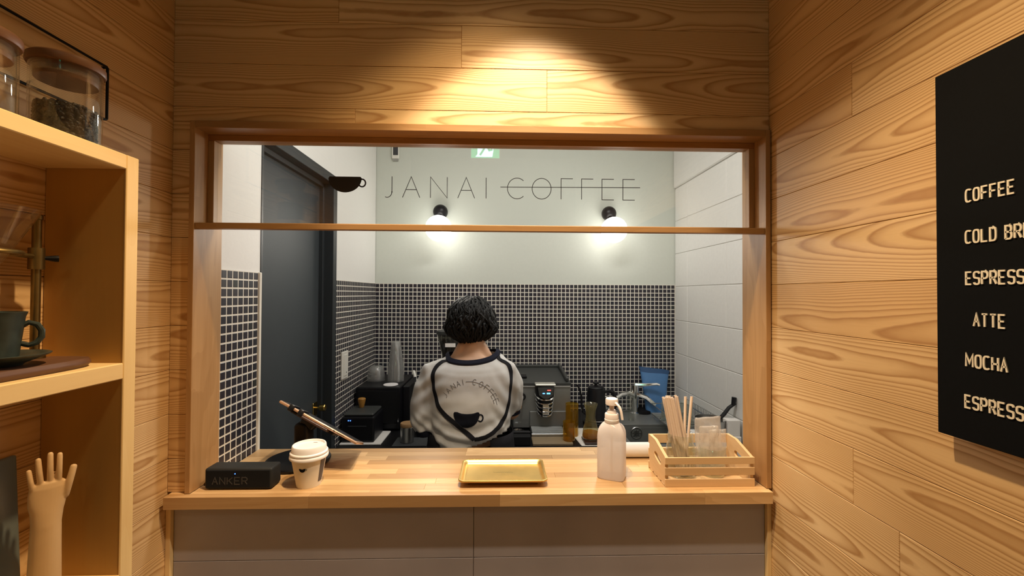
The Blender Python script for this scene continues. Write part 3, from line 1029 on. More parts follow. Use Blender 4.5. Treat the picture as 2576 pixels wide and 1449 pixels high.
mb = MB()
loft(mb, [sq(0.0006, 0.90), sq(0.0015, 0.95), sq(0.006, 1.0), sq(0.060, 1.01), sq(0.112, 1.0), sq(0.122, 0.97, 0.45), sq(0.131, 0.88, 0.52), sq(0.138, 0.74, 0.65), sq(0.1425, 0.58, 0.85), sq(0.1445, 0.52, 1.0)], M=RB)
mb.build('bottle_body', 'bottle_plastic', bt, True, angle=1.3)
MB().lathe([(0.0, 0.143), (0.0185, 0.143), (0.0192, 0.1445), (0.0192, 0.152), (0.0182, 0.153), (0.0182, 0.1650), (0.0170, 0.1672), (0.0125, 0.1680), (0.0115, 0.1745), (0.0095, 0.1770), (0.0, 0.1775)], bc, 32).build('collar', 'pump_white', bt, True)
MB().lathe([(0.0062, 0.1768), (0.0062, 0.1905)], bc, 16).build('stem', 'pump_white', bt, True)
MB().lathe([(0.0, 0.1900), (0.0150, 0.1900), (0.0165, 0.1915), (0.0165, 0.2030), (0.0155, 0.2062), (0.0115, 0.2080), (0.0, 0.2084)], bc, 32).build('pump_head', 'pump_white', bt, True)
MB().tube([bc + Vector(p) for p in ((0.002, -0.006, 0.1985), (0.008, -0.017, 0.1965), (0.0135, -0.0255, 0.1900), (0.0165, -0.0300, 0.1790), (0.0190, -0.0330, 0.1590))], [0.0040, 0.0038, 0.0036, 0.0034, 0.0031], 10).build('nozzle', 'pump_white', bt, True)
MB().lathe([(0.003, 0.012), (0.003, 0.150)], bc, 10).build('dip_tube', 'pump_white', bt, True)

# ---- white paper roll lying at the back of the counter
pr = MB()
prof = [(0.0085, -0.070), (0.0205, -0.070), (0.0210, -0.0695), (0.0210, 0.0695), (0.0205, 0.070), (0.0085, 0.070), (0.0085, -0.070)]
pr.lathe(prof, (0, 0, 0), 32, Matrix.Translation((0.394, 1.258, CT + 0.0213)) @ Matrix.Rotation(pi / 2, 4, 'Y'), cap=False)
tag(pr.build('paper_roll', 'paper_white', None, True, org=(0.394, 1.258, CT)), 'white paper roll lying behind the pump bottle and the crate', 'paper roll')

# ---- wooden crate
KX0, KX1, CKY0, CKY1 = 0.4190, 0.6480, 1.0580, 1.1790
cr = thing('wooden_crate', 'small pale wooden slatted crate with handle holes on the right of the counter', 'crate', ((KX0 + KX1) / 2, 1.118, CT))
for z0_, z1_ in ((0.0002, 0.0195), (0.0290, 0.0480), (0.0565, 0.0735)):
    MB().box(KX0, KX1, CKY0, CKY0 + 0.0045, CT + z0_, CT + z1_, 0.0005).build('slat', 'crate_pine_x', cr)
for z0_, z1_ in ((0.0002, 0.0195), (0.0350, 0.0560), (0.0700, 0.0945)):
    MB().box(KX0, KX1, CKY1 - 0.0045, CKY1, CT + z0_, CT + z1_, 0.0005).build('slat', 'crate_pine_x', cr)
for i in range(4):
    y_ = CKY0 + 0.009 + i * 0.0270
    MB().box(KX0 + 0.001, KX1 - 0.001, y_, y_ + 0.0200, CT + 0.0005, CT + 0.0040, 0.0004).build('base_slat', 'crate_pine_x', cr)


def crate_side(x0_, x1_):
    A = [(CKY0 + 0.0047, 0.0042), (CKY1 - 0.0047, 0.0042), (CKY1 - 0.0047, 0.0945), (CKY0 + 0.075, 0.0945), (CKY0 + 0.0047, 0.0735)]
    c = Vector((1.1130, 0.0530)); tilt = radians(14)
    N = 56
    inn = []; out = []
    for k in range(N):
        a = 2 * pi * k / N
        d = Vector((cos(a), sin(a)))
        best = None
        for i in range(len(A)):
            p, q = Vector(A[i]), Vector(A[(i + 1) % len(A)])
            e = q - p
            den = d.x * e.y - d.y * e.x
            if abs(den) < 1e-9:
                continue
            t_ = ((p.x - c.x) * e.y - (p.y - c.y) * e.x) / den
            s_ = ((p.x - c.x) * d.y - (p.y - c.y) * d.x) / den
            if t_ > 0 and -1e-6 <= s_ <= 1 + 1e-6 and (best is None or t_ < best):
                best = t_
        out.append(c + d * best)
        ca, sa = cos(a), sin(a)
        ex = 0.024 * math.copysign(abs(ca) ** 0.55, ca); ez = 0.0085 * math.copysign(abs(sa) ** 0.8, sa)
        inn.append(c + Vector((ex * cos(tilt) - ez * sin(tilt), ex * sin(tilt) + ez * cos(tilt))))
    # snap the nearest ray to each corner so that the outline stays crisp
    for p in A:
        k = min(range(N), key=lambda q: (out[q] - Vector(p)).length)
        out[k] = Vector(p)
    mb = MB(); vs = []
    for x_ in (x0_, x1_):
        vs += [(x_, p.x, CT + p.y) for p in out] + [(x_, p.x, CT + p.y) for p in inn]
    fs = []
    for k in range(N):
        k2 = (k + 1) % N
        fs += [(k, k2, N + k2, N + k), (2 * N + k2, 2 * N + k, 3 * N + k, 3 * N + k2), (k2, k, 2 * N + k, 2 * N + k2), (N + k, N + k2, 3 * N + k2, 3 * N + k)]
    return mb.add(vs, fs)


crate_side(KX0 + 0.0012, KX0 + 0.0090).build('side', 'crate_pine_y', cr)
crate_side(KX1 - 0.0090, KX1 - 0.0012).build('side', 'crate_pine_y', cr)

# ---- jar mug full of straws
jc = Vector((0.4860, 1.1230, CT + 0.0042))
jm = thing('jar_mug', 'clear glass jar mug holding paper straws in the crate', 'jar', tuple(jc))
pj = [(0.0, 0.003), (0.028, 0.003), (0.0315, 0.0005), (0.0350, 0.004), (0.0362, 0.012), (0.0365, 0.070), (0.0350, 0.080), (0.0315, 0.0865), (0.0310, 0.090), (0.0325, 0.0915), (0.0325, 0.0945), (0.0312, 0.096),
      (0.0325, 0.0985), (0.0325, 0.1005), (0.0312, 0.1025), (0.0322, 0.1075), (0.0315, 0.1095), (0.0300, 0.1090), (0.0295, 0.088), (0.0335, 0.079), (0.0345, 0.070), (0.0340, 0.013), (0.0300, 0.008), (0.0, 0.0075)]
MB().lathe(pj, jc, 40).build('glass_body', 'mug_glass', jm, True, angle=1.3)
hp = [(0.0340, 0.074), (0.046, 0.078), (0.054, 0.070), (0.056, 0.052), (0.052, 0.034), (0.044, 0.024), (0.0350, 0.022)]
az = radians(-58)
MB().tube([jc + Vector((r * cos(az), r * sin(az), z)) for r, z in hp], 0.0048, 10).build('handle', 'mug_glass', jm, True)
srng = random.Random(11)


def straw_mesh(h):
    mb = MB().lathe([(0.0035, 0.0), (0.0035, h), (0.0028, h), (0.0028, 0.0)], (0, 0, 0), 12, cap=False)
    return mb


sm = straw_mesh(0.200).build('paper_straw', 'straw_paper', None, True)
straw_src = sm.data
COL.objects.unlink(sm); bpy.data.objects.remove(sm)
tops = [(-.0500, .000, 1), (-.0440, -.004, 1), (-.0385, .004, 1), (-.0350, -.003, 1), (-.0300, .003, 1), (-.0470, .006, 1), (-.0400, .010, 1), (-.0330, .009, 1), (-.0265, -.004, 1), (-.0225, .002, 1), (-.0270, .009, 1), (-.0440, .013, 1), (-.0360, .015, 1),
        (.0110, -.004, 0), (.0290, .001, 0)]
lab_l = 'pale paper straw leaning left in the bundle in the jar mug'
names_r = ['single paper straw standing near upright beside the leaning bundle', 'single paper straw leaning right towards the wrapped packets']
ri = 0
for i, (tx, ty, left) in enumerate(tops):
    o = bpy.data.objects.new('paper_straw', straw_src); COL.objects.link(o)
    if left:
        b = jc + Vector((-0.006 + (i % 5) * 0.0066, -0.016 + (i // 5) * 0.0100, 0.0085))
        tp = b + Vector((-0.0385 + srng.uniform(-.003, .003), srng.uniform(-.003, .003), 0.197 + srng.uniform(-.006, .006)))
        b = b + Vector((0, 0, srng.uniform(0, 0.008)))
        tag(o, lab_l, 'straw', 'paper straws in the jar mug')
    else:
        b = jc + Vector(((-0.000, -0.020, 0.0085), (0.006, -0.012, 0.0085))[ri])
        tp = jc + Vector((tx, ty, 0.190))
        tag(o, names_r[ri], 'straw', 'paper straws in the jar mug'); ri += 1
    d = (tp - b).normalized()
    o.location = b
    o.rotation_euler = d.to_track_quat('Z', 'Y').to_euler()

# ---- tumbler with wrapped packets
gc = Vector((0.5710, 1.1240, CT + 0.0042))
tu = MB().lathe([(0.0, 0.002), (0.026, 0.002), (0.0285, 0.0005), (0.0300, 0.004), (0.0345, 0.074), (0.0335, 0.0745), (0.0290, 0.010), (0.0, 0.008)], gc, 36).build('glass_tumbler', 'mug_glass', None, True, org=tuple(gc), angle=1.3)
tag(tu, 'low clear glass tumbler holding wrapped packets in the crate', 'glass')


def packet(name, cx, cy, w, h, z0_, lean, twist, seed, label):
    rg = random.Random(seed); ox = rg.uniform(0, 50)
    nx, nz = 18, 26
    mb = MB()
    for side in (1, -1):
        vs = []
        for j in range(nz + 1):
            for i in range(nx + 1):
                u = i / nx; v = j / nz
                edge = min(u, 1 - u, v, 1 - v)
                puff = 0.0045 * min(1, edge * 7) ** 0.6
                wob = (mnoise.noise(Vector((u * 3.2 + ox, v * 4.0, seed))) * 0.0075 + mnoise.noise(Vector((u * 9 + ox, v * 7.0 + u * 5, seed * 2))) * 0.0022) * (0.45 + 0.55 * min(1, edge * 6))
                x_ = (u - 0.5) * w + mnoise.noise(Vector((v * 4, ox, 1))) * 0.0015
                vs.append((x_, wob - side * puff, v * h + mnoise.noise(Vector((u * 3, ox, 5))) * 0.0025 * v))
        fs = []
        for j in range(nz):
            for i in range(nx):
                a = j * (nx + 1) + i
                fs.append((a, a + 1, a + nx + 2, a + nx + 1))
        M = Matrix.Translation((cx, cy, z0_)) @ Matrix.Rotation(twist, 4, 'Z') @ Matrix.Rotation(lean, 4, 'X')
        mb.add(vs, fs, M)
    o = mb.build(name, 'bag_plastic', None, True, org=(cx, cy, z0_), angle=3)
    tag(o, label, 'packet', 'wrapped packets in the tumbler')


packet('wrapped_packet', 0.5655, 1.1290, 0.076, 0.140, CT + 0.0140, radians(-2), radians(6), 3, 'taller clear wrapped packet standing at the back of the tumbler')
packet('wrapped_packet', 0.5830, 1.1130, 0.046, 0.112, CT + 0.0140, radians(-2), radians(2), 8, 'shorter clear wrapped packet in front in the tumbler')
packet('wrapped_packet', 0.5610, 1.1200, 0.050, 0.120, CT + 0.0140, radians(0), radians(-6), 15, 'middle clear wrapped packet between the two others in the tumbler')

# ================================================================== DISPLAY SHELF ON THE LEFT WALL
SX0, SX1 = XL + 0.0004, -0.660
SB, ST = -0.10, 0.767
sh = thing('display_shelf', 'open pine box shelf fixed to the left timber wall', 'shelf', (-0.73, 0.4, 0.60))
MB().box(SX0, SX1 - 0.0042, 0.7672, 0.7920, 0.60, 1.7263, 0.0010).build('side_panel', 'shelf_pine_shade', sh)
MB().box(SX1 - 0.0040, SX1, 0.7670, 0.7922, 0.60, 1.7265, 0.0012).build('panel_edge', 'shelf_pine_z', sh)  # front strip of the panel, left in the undarkened pine
MB().box(SX0, SX1, SB - 0.025, SB - 0.0002, 0.60, 1.7265, 0.0018).build('side_panel', 'shelf_pine_z', sh)
for z0_, z1_ in ((1.7010, 1.7265), (1.3310, 1.3590), (0.9630, 0.9900), (0.6002, 0.6270)):
    MB().box(SX0, SX1, SB, 0.7670, z0_, z1_, 0.0015).build('shelf_board', 'shelf_pine_y', sh)

# ---- coffee bean canister on the top board
TOPZ = 1.7267


def canister(name, label, c, r, h, beans):
    t_ = thing(name, label, 'canister', (c[0], c[1], TOPZ))
    prof = [(0.0, 0.0005), (r - 0.005, 0.0005), (r - 0.001, 0.003), (r, 0.008), (r, h), (r - 0.0026, h), (r - 0.0026, 0.009), (r - 0.006, 0.0055), (0.0, 0.005)]
    MB().lathe(prof, (c[0], c[1], TOPZ), 48).build('glass_body', 'jar_glass', t_, True, angle=1.2)
    lidm = MB().lathe([(0.0, h - 0.020), (r - 0.006, h - 0.020), (r - 0.0055, h - 0.019), (r - 0.0055, h + 0.0006), (r + 0.0025, h + 0.0008), (r + 0.0040, h + 0.004), (r + 0.0035, h + 0.013), (r + 0.001, h + 0.0155), (0.0, h + 0.0160)], (c[0], c[1], TOPZ), 48)
    lo = lidm.build('lid', 'lid_wood', t_, True)
    MB().lathe([(r - 0.0056, h - 0.014), (r - 0.0036, h - 0.012), (r - 0.0036, h - 0.006), (r - 0.0056, h - 0.004)], (c[0], c[1], TOPZ), 40, cap=False).build('seal', 'cup_plastic', lo, True)
    if beans:
        rg = random.Random(4)
        mb = MB()
        ri_ = r - 0.0065
        mb.lathe([(0.0, 0.008), (ri_ - 0.004, 0.008), (ri_ - 0.004, beans - 0.006), (0.0, beans - 0.003)], (c[0], c[1], TOPZ), 28)

        def bean_at(p):
            M = Matrix.Translation(p) @ Matrix.Rotation(rg.uniform(0, 6.3), 4, 'Z') @ Matrix.Rotation(rg.uniform(-1.4, 1.4), 4, 'X') @ Matrix.Rotation(rg.uniform(0, 6), 4, 'Y')
            mb.sphere((0, 0, 0), 0.0036, 7, 5, M, sc=(1.35, 0.95, 0.75))
        for k in range(520):
            a = rg.uniform(0, 2 * pi); z = 0.0105 + (beans - 0.012) * rg.random()
            bean_at((c[0] + (ri_ - 0.003) * cos(a), c[1] + (ri_ - 0.003) * sin(a), TOPZ + z))
        for k in range(240):
            a = rg.uniform(0, 2 * pi); q = (ri_ - 0.003) * math.sqrt(rg.random())
            bean_at((c[0] + q * cos(a), c[1] + q * sin(a), TOPZ + beans - 0.004 + rg.uniform(-.001, .004)))
        o = mb.build('coffee_beans', 'bean', t_, True); o['kind'] = 'stuff'
    return t_


canister('bean_canister', 'glass canister of coffee beans with wooden lid on the shelf top', (-0.7260, 0.7270), 0.0445, 0.126, 0.064)
canister('glass_canister', 'empty glass canister at the left edge of the shelf top', (-0.7350, 0.6050), 0.0450, 0.108, 0)

# ---- black wire frame on the wall behind
wfm = MB()
X_ = XL + 0.010
wfm.tube([(X_, 0.38, 1.9350), (X_, 0.868, 1.9350), (X_, 0.8700, 1.9330), (X_, 0.8700, 1.8310), (X_, 0.868, 1.8290), (X_, 0.38, 1.8290)], 0.0024, 8)
for y_, z_ in ((0.8690, 1.9340), (0.8690, 1.8300), (0.42, 1.9350)):
    wfm.tube([(XL + 0.0003, y_, z_), (X_, y_, z_)], 0.0024, 8)
tag(wfm.build('wire_rail', 'black_matte', None, True, org=(XL, 0.62, 1.88)), 'thin black wire frame on the left wall behind the bean canister', 'wire frame')

# ---- middle compartment: walnut board, stand with dripper, cup and saucer
BZ = 1.3592
lp = []
bd = []
for i in range(40):
    a = 2 * pi * i / 40
    ca, sa = cos(a), sin(a)
    bd.append((-0.7310 + 0.0560 * math.copysign(abs(ca) ** 0.45, ca), 0.590 + 0.160 * math.copysign(abs(sa) ** 0.45, sa)))
mb = MB()
loft(mb, [[(-0.731 + (x_ + 0.731) * s, 0.590 + (y_ - 0.590) * s2, BZ + z) for x_, y_ in bd] for s, s2, z in ((0.93, 0.975, 0.0002), (1.0, 1.0, 0.006), (1.0, 1.0, 0.009), (0.95, 0.985, 0.0145), (0.80, 0.95, 0.0155))])
tag(mb.build('serving_board', 'walnut', None, True, org=(-0.731, 0.59, BZ)), 'dark walnut board lying on the middle shelf', 'board')
SZ = BZ + 0.0157
ds = thing('dripper_stand', 'aged brass drip stand with ring clamp on the walnut board', 'stand', (-0.757, 0.715, SZ))
MB().lathe([(0.0, 0.0), (0.013, 0.0), (0.013, 0.004), (0.006, 0.006), (0.006, 0.0062)], (-0.757, 0.715, SZ), 20).build('foot', 'old_brass', ds, True)
MB().lathe([(0.0058, 0.006), (0.0058, 0.226), (0.0072, 0.227), (0.0072, 0.233), (0.004, 0.236), (0.0, 0.2365)], (-0.757, 0.715, SZ), 16).build('post', 'old_brass', ds, True)
cl = MB().lathe([(0.0060, 0.145), (0.0098, 0.145), (0.0100, 0.147), (0.0100, 0.178), (0.0098, 0.180), (0.0060, 0.180)], (-0.757, 0.715, SZ), 20)
cl = cl.build('clamp', 'old_brass', ds, True)
MB().tube([(-0.751, 0.722, SZ + 0.164), (-0.744, 0.731, SZ + 0.164), (-0.741, 0.7345, SZ + 0.164)], [0.003, 0.0055, 0.0055], 12).build('knob', 'black_plastic', cl, True)
dc = Vector((-0.735, 0.620, 0))
ringp = [(dc.x + 0.0400 * cos(2 * pi * k / 36), dc.y + 0.0400 * sin(2 * pi * k / 36), SZ + 0.166) for k in range(36)]
MB().tube(ringp, 0.0034, 8, closed=True).build('ring', 'old_brass', ds, True)
dirp = (Vector((-0.757, 0.715, 0)) - dc).normalized()
MB().tube([dc + dirp * 0.040 + Vector((0, 0, SZ + 0.166)), Vector((-0.757, 0.715, SZ + 0.166)) - dirp * 0.008], 0.0038, 8).build('ring_arm', 'old_brass', ds, True)
dr = MB()
N = 48
prof = [(0.0100, 0.128), (0.0105, 0.1275), (0.0590, 0.228), (0.0605, 0.2295), (0.0588, 0.2300), (0.0090, 0.129)]
vs = []; fs = []
for i, (r, z) in enumerate(prof):
    for k in range(N):
        rr = r * (1 + 0.018 * cos(12 * 2 * pi * k / N) * (1 if 0.02 < r < 0.0600 or i in (1, 2) else 0))
        a = 2 * pi * k / N
        vs.append((dc.x + rr * cos(a), dc.y + rr * sin(a), SZ + z))
for i in range(len(prof) - 1):
    for k in range(N):
        fs.append((i * N + k, i * N + (k + 1) % N, (i + 1) * N + (k + 1) % N, (i + 1) * N + k))
dr.add(vs, fs)
tag(dr.build('glass_dripper', 'jar_glass', None, True, org=(dc.x, dc.y, SZ + 0.128), angle=1.3), 'conical glass coffee dripper held in the ring of the brass stand', 'dripper')
mc = Vector((-0.7300, 0.6330, SZ))
sa = MB().lathe([(0.0, 0.0004), (0.030, 0.0004), (0.032, 0.003), (0.045, 0.009), (0.0580, 0.0150), (0.0600, 0.0170), (0.0585, 0.0178), (0.044, 0.0125), (0.030, 0.0070), (0.0, 0.0065)], mc, 44).build('saucer', 'green_ceramic', None, True, org=tuple(mc))
tag(sa, 'dark green ceramic saucer under the small coffee cup', 'saucer')
mg = thing('coffee_cup', 'dark green ceramic coffee cup with round handle on the middle shelf', 'cup', (mc.x, mc.y, SZ + 0.0072))
MB().lathe([(0.0, 0.0002), (0.024, 0.0002), (0.026, 0.002), (0.0285, 0.030), (0.0320, 0.064), (0.0345, 0.0715), (0.0330, 0.0720), (0.0300, 0.062), (0.0255, 0.008), (0.0, 0.006)], (mc.x, mc.y, SZ + 0.0072), 40).build('bowl', 'green_ceramic', mg, True)
w_ = Vector((0.70, 0.714, 0))
hp = [(0.027, 0.050), (0.0350, 0.0555), (0.0435, 0.0520), (0.0480, 0.0430), (0.0480, 0.0330), (0.0430, 0.0245), (0.0350, 0.0215), (0.0265, 0.0250)]
MB().tube([mc + Vector((0, 0, 0.0072)) + w_ * (a) + Vector((0, 0, b)) for a, b in hp], 0.0040, 10).build('handle', 'green_ceramic', mg, True)

# ---- bottom compartment: mannequin hand and slate coloured sign
LZ = 0.9902


def skin_mesh(name, joints, edges, root=0, sub=2, smooth_shade=True):
    """grow a surface round a skeleton: joints [(co, (rx, ry))]"""
    me = bpy.data.meshes.new(name + '_bones')
    me.from_pydata([tuple(j[0]) for j in joints], edges, [])
    o = bpy.data.objects.new(name + '_bones', me); COL.objects.link(o)
    md = o.modifiers.new('skin', 'SKIN'); md.use_smooth_shade = True
    sv = me.skin_vertices
    if len(sv) == 0:
        me.attributes.new('skin', 'FLOAT', 'POINT') if False else None
        bpy.context.view_layer.objects.active = o
        bm = bmesh.new(); bm.from_mesh(me)
        ly = bm.verts.layers.skin.verify()
        for v in bm.verts:
            v[ly].radius = joints[v.index][1]; v[ly].use_root = (v.index == root)
        bm.to_mesh(me); bm.free()
    else:
        for i, d in enumerate(sv[0].data):
            d.radius = joints[i][1]; d.use_root = (i == root)
    ss = o.modifiers.new('sub', 'SUBSURF'); ss.levels = sub; ss.render_levels = sub
    dg = bpy.context.evaluated_depsgraph_get()
    ev = o.evaluated_get(dg)
    out = bpy.data.meshes.new_from_object(ev)
    vs = [v.co.copy() for v in out.vertices]; fs = [tuple(p.vertices) for p in out.polygons]
    bpy.data.objects.remove(o)
    return vs, fs


def hand_bones(base, W, U, Nn, s, fingers, thumb):
    """palm and five fingers: base wrist point, W across, U along, Nn palm normal, s = hand length scale"""
    J = []; E = []

    def pt(a, b, c=0.0):
        return base + W * (a * s) + U * (b * s) + Nn * (c * s)
    return J, E, pt


hb = Vector((-0.7020, 0.6880, LZ))
HW = Vector((0.70, 0.714, 0)); HU = Vector((0, 0, 1)); HN = Vector((0.714, -0.70, 0))
J = []; E = []


def jt(a, b, r, c=0.0, prev=None, rr=None):
    J.append((hb + HW * a + HU * b + HN * c, (r, rr or r)))
    if prev is not None:
        E.append((prev, len(J) - 1))
    return len(J) - 1


def build_limb(Jn, En, sub=2):
    return skin_mesh('limb', Jn, En, 0, sub)


mbh = MB()
secs = [(0.0, -.004, .0195, .0180), (0.05, -.0035, .0188, .0172), (0.10, -.003, .0176, .0160), (0.132, -.0025, .0168, .0148), (0.150, -.002, .0180, .0130), (0.163, -.002, .0205, .0115), (0.177, -.0015, .0215, .0100), (0.188, -.001, .0205, .0090), (0.1955, 0.0, .0175, .0072), (0.1990, .001, .0120, .0045)]
lps = []
for b_, a_, ra, rb in secs:
    lps.append([hb + HW * (a_ + ra * cos(2 * pi * k / 28)) + HN * (rb * sin(2 * pi * k / 28)) + HU * b_ for k in range(28)])
loft(mbh, lps)
fing = [(-0.0165, 0.182, -0.0220, 0.2215, 0.0036), (-0.0085, 0.188, -0.0125, 0.2370, 0.0040), (0.0010, 0.190, 0.0005, 0.2430, 0.0041), (0.0100, 0.188, 0.0108, 0.2400, 0.0039), (0.0165, 0.166, 0.0270, 0.2170, 0.0050)]
for a0, b0, a1, b1, r in fing:
    Jf = []; Ef = []
    n = 5
    for i in range(n):
        t_ = i / (n - 1)
        bend = 0.004 * sin(t_ * pi)
        Jf.append((hb + HW * (a0 + (a1 - a0) * t_) + HU * (b0 + (b1 - b0) * t_) + HN * bend, (r * (1.05 - 0.12 * t_),) * 2))
        if i:
            Ef.append((i - 1, i))
    v_, f_ = skin_mesh('finger', Jf, Ef, 0, 2)
    mbh.add(v_, f_)
ho = mbh.build('mannequin_hand', 'mannequin', None, True, org=(hb.x, hb.y, LZ), angle=3)
rm = ho.modifiers.new('blend', 'REMESH'); rm.mode = 'VOXEL'; rm.voxel_size = 0.0011; rm.use_smooth_shade = True
smo = ho.modifiers.new('soften', 'SMOOTH'); smo.factor = 0.5; smo.iterations = 4
tag(ho, 'tan wooden mannequin hand with raised fingers on the lower shelf', 'mannequin hand')
sg = thing('slate_sign', 'glossy slate grey sign panel leaning beside the mannequin hand', 'sign', (-0.76, 0.58, LZ))
SM = rot_about((-0.752, 0.58, LZ), 'Y', radians(-3.0))
MB().box(-0.760, -0.752, 0.462, 0.7000, LZ + 0.0012, LZ + 0.2350, 0.003, SM, seg=2).build('panel', 'slate_panel', sg)
mb = MB()
onsg = lambda py, pz, d: SM @ Vector((-0.752 + d, py, pz))
x_ = 0.6600
for i, ch in enumerate('Y'):
    strokes(mb, scaled(ch, 0.6445, LZ + 0.190, 0.0120, 0.0160), 0.0012, onsg, 0.0003)
mb.build('letter', 'vinyl_black', sg)

# ================================================================== MENU BOARD ON THE RIGHT WALL
MX = 0.664
mn = thing('menu_board', 'black menu board with raised white drink names on the right timber wall', 'menu board', (XR, 0.40, 1.2785))
MB().box(MX, MX + 0.008, 0.170, 0.6240, 1.2785, 1.8180, 0.0008).build('panel', 'menu_black', mn)
for y_, z_ in ((0.25, 1.35), (0.25, 1.75), (0.55, 1.35), (0.55, 1.75)):
    MB().lathe([(0.006, 0), (0.006, 0.0138)], (0, 0, 0), 12, Matrix.Translation((MX + 0.008, y_, z_)) @ Matrix.Rotation(pi / 2, 4, 'Y')).build('spacer', 'steel_dark', mn)
# reading direction on this wall runs towards the camera (-y)
for text, z_, y0_, skip in (('COFFEE', 1.6175, 0.5815, 0), ('COLD BREW', 1.5590, 0.5822, 0), ('ESPRESSO', 1.5005, 0.5822, 0), ('ATTE', 1.4420, 0.5730, 0), ('MOCHA', 1.3845, 0.5832, 0), ('ESPRESSO', 1.3260, 0.5847, 0)):
    y_ = y0_
    for ch in text:
        if ch == ' ':
            y_ -= 0.0075; continue
        w = 0.0066 if ch not in 'MW' else 0.0086
        mb = MB()
        strokes(mb, scaled(ch, 0, z_, w, 0.0172, 0.6), 0.00115, lambda px, pz, d, y0=y_: (MX - d, y0 - px, pz), 0.0015)
        mb.build('letter', 'menu_letter', mn)
        y_ -= w + 0.0034

# ================================================================== EXIT SIGN behind the viewer, seen mirrored in the pane
ex = thing('exit_sign', 'green lit exit sign with running figure, mirrored in the top of the hatch pane', 'exit sign', (-0.103, -0.79, 2.46))
EX0, EX1, EZ0, EZ1, EY = -0.205, -0.005, 2.448, 2.648, -0.790
MB().box(EX0 - 0.006, EX1 + 0.006, EY - 0.05, EY - 0.0005, EZ0 - 0.006, EZ1 + 0.006, 0.003).build('case', 'paper_white', ex)
MB().box(EX0, EX1, EY - 0.0004, EY, EZ0, EZ1).build('face', 'exit_green', ex)
MB().prism([(EX0 + 0.045, EZ0 + 0.030), (EX0 + 0.030, EZ0 + 0.008), (EX0 + 0.150, EZ0 + 0.008), (EX0 + 0.158, EZ0 + 0.060), (EX0 + 0.158, EZ1 - 0.012), (EX0 + 0.045, EZ1 - 0.012)], EY + 0.0001, EY + 0.0003).build('doorway', 'exit_white', ex)
mb = MB()
onex = lambda px, pz, d: (px, EY + 0.0004 + d, pz)
strokes(mb, [[(EX0 + 0.062, EZ0 + 0.020), (EX0 + 0.085, EZ0 + 0.055), (EX0 + 0.105, EZ0 + 0.110)], [(EX0 + 0.152, EZ0 + 0.060), (EX0 + 0.128, EZ0 + 0.055), (EX0 + 0.105, EZ0 + 0.105), (EX0 + 0.115, EZ0 + 0.145)], [(EX0 + 0.112, EZ0 + 0.140), (EX0 + 0.140, EZ0 + 0.125), (EX0 + 0.155, EZ0 + 0.140)], [(EX0 + 0.112, EZ0 + 0.140), (EX0 + 0.082, EZ0 + 0.135), (EX0 + 0.070, EZ0 + 0.110)]], 0.0075, onex, 0.0003)
mb.lathe([(0.0, 0), (0.011, 0), (0.011, 0.0003), (0, 0.0003)], (0, 0, 0), 18, Matrix.Translation((EX0 + 0.118, EY + 0.0004, EZ0 + 0.168)) @ Matrix.Rotation(-pi / 2, 4, 'X'))
mb.build('running_figure', 'exit_green', ex)
MB().box(-0.155, -0.055, EY - 0.04, EY - 0.015, EZ1 + 0.006, 2.7199).build('hanger', 'paper_white', ex)

# ================================================================== KITCHEN FURNITURE AND EQUIPMENT
WZ = 0.780


def lerp_prof(pts, c, seg=28, **k):
    return MB().lathe(pts, c, seg, **k)


# ---- globe wall lamps
for gx, lab in ((-0.3480, 'round white globe wall lamp nearer the door, on the kitchen back wall'), (0.6600, 'round white globe wall lamp nearer the block wall, on the kitchen back wall')):
    wl = thing('wall_lamp', lab, 'wall lamp', (gx, KYB, 1.95), 'globe wall lamps')
    MB().sphere((gx - 0.004, 2.522, 1.968), 0.0440, 32, 18).build('mount', 'black_plastic', wl, True)
    MB().lathe([(0.030, 0), (0.030, 0.012)], (0, 0, 0), 24, Matrix.Translation((gx - 0.004, KYB + 0.0038, 1.968)) @ Matrix.Rotation(pi / 2, 4, 'X')).build('backplate', 'black_plastic', wl, True)
    MB().sphere((gx, 2.420, 1.855), 0.0745, 40, 24).build('globe', 'lamp_globe', wl, True)
    MB().tube([(gx - 0.003, 2.495, 1.940), (gx - 0.001, 2.468, 1.908)], 0.016, 16).build('socket', 'black_plastic', wl, True)

# ---- small controller high on the back wall, switch on the left wall
cb = thing('wall_controller', 'small white controller box with dark display high on the back wall', 'controller', (-0.628, KYB, 2.34))
MB().box(-0.6490, -0.6080, KYB - 0.016, KYB + 0.0038, 2.293, 2.420, 0.003).build('case', 'switch_white', cb)
MB().box(-0.6410, -0.6120, KYB - 0.0168, KYB - 0.0158, 2.312, 2.385).build('display', 'grey_print', cb)
MB().box(-0.6440, -0.6130, KYB - 0.010, KYB + 0.0038, 2.280, 2.2928).build('cable_clip', 'steel', cb)
sw = thing('light_switch', 'white light switch plate on the tiled wall beside the dark door', 'switch', (KXL, 2.055, 1.075))
MB().box(KXL, KXL + 0.008, 2.0150, 2.0930, 1.0750, 1.2050, 0.0025).build('plate', 'switch_white', sw)
MB().box(KXL + 0.008, KXL + 0.0115, 2.0330, 2.0760, 1.0900, 1.1900, 0.0012).build('rocker', 'switch_white', sw)
MB().box(KXL + 0.0115, KXL + 0.0118, 2.0540, 2.0620, 1.1020, 1.1070).build('indicator', 'grey_print', sw)

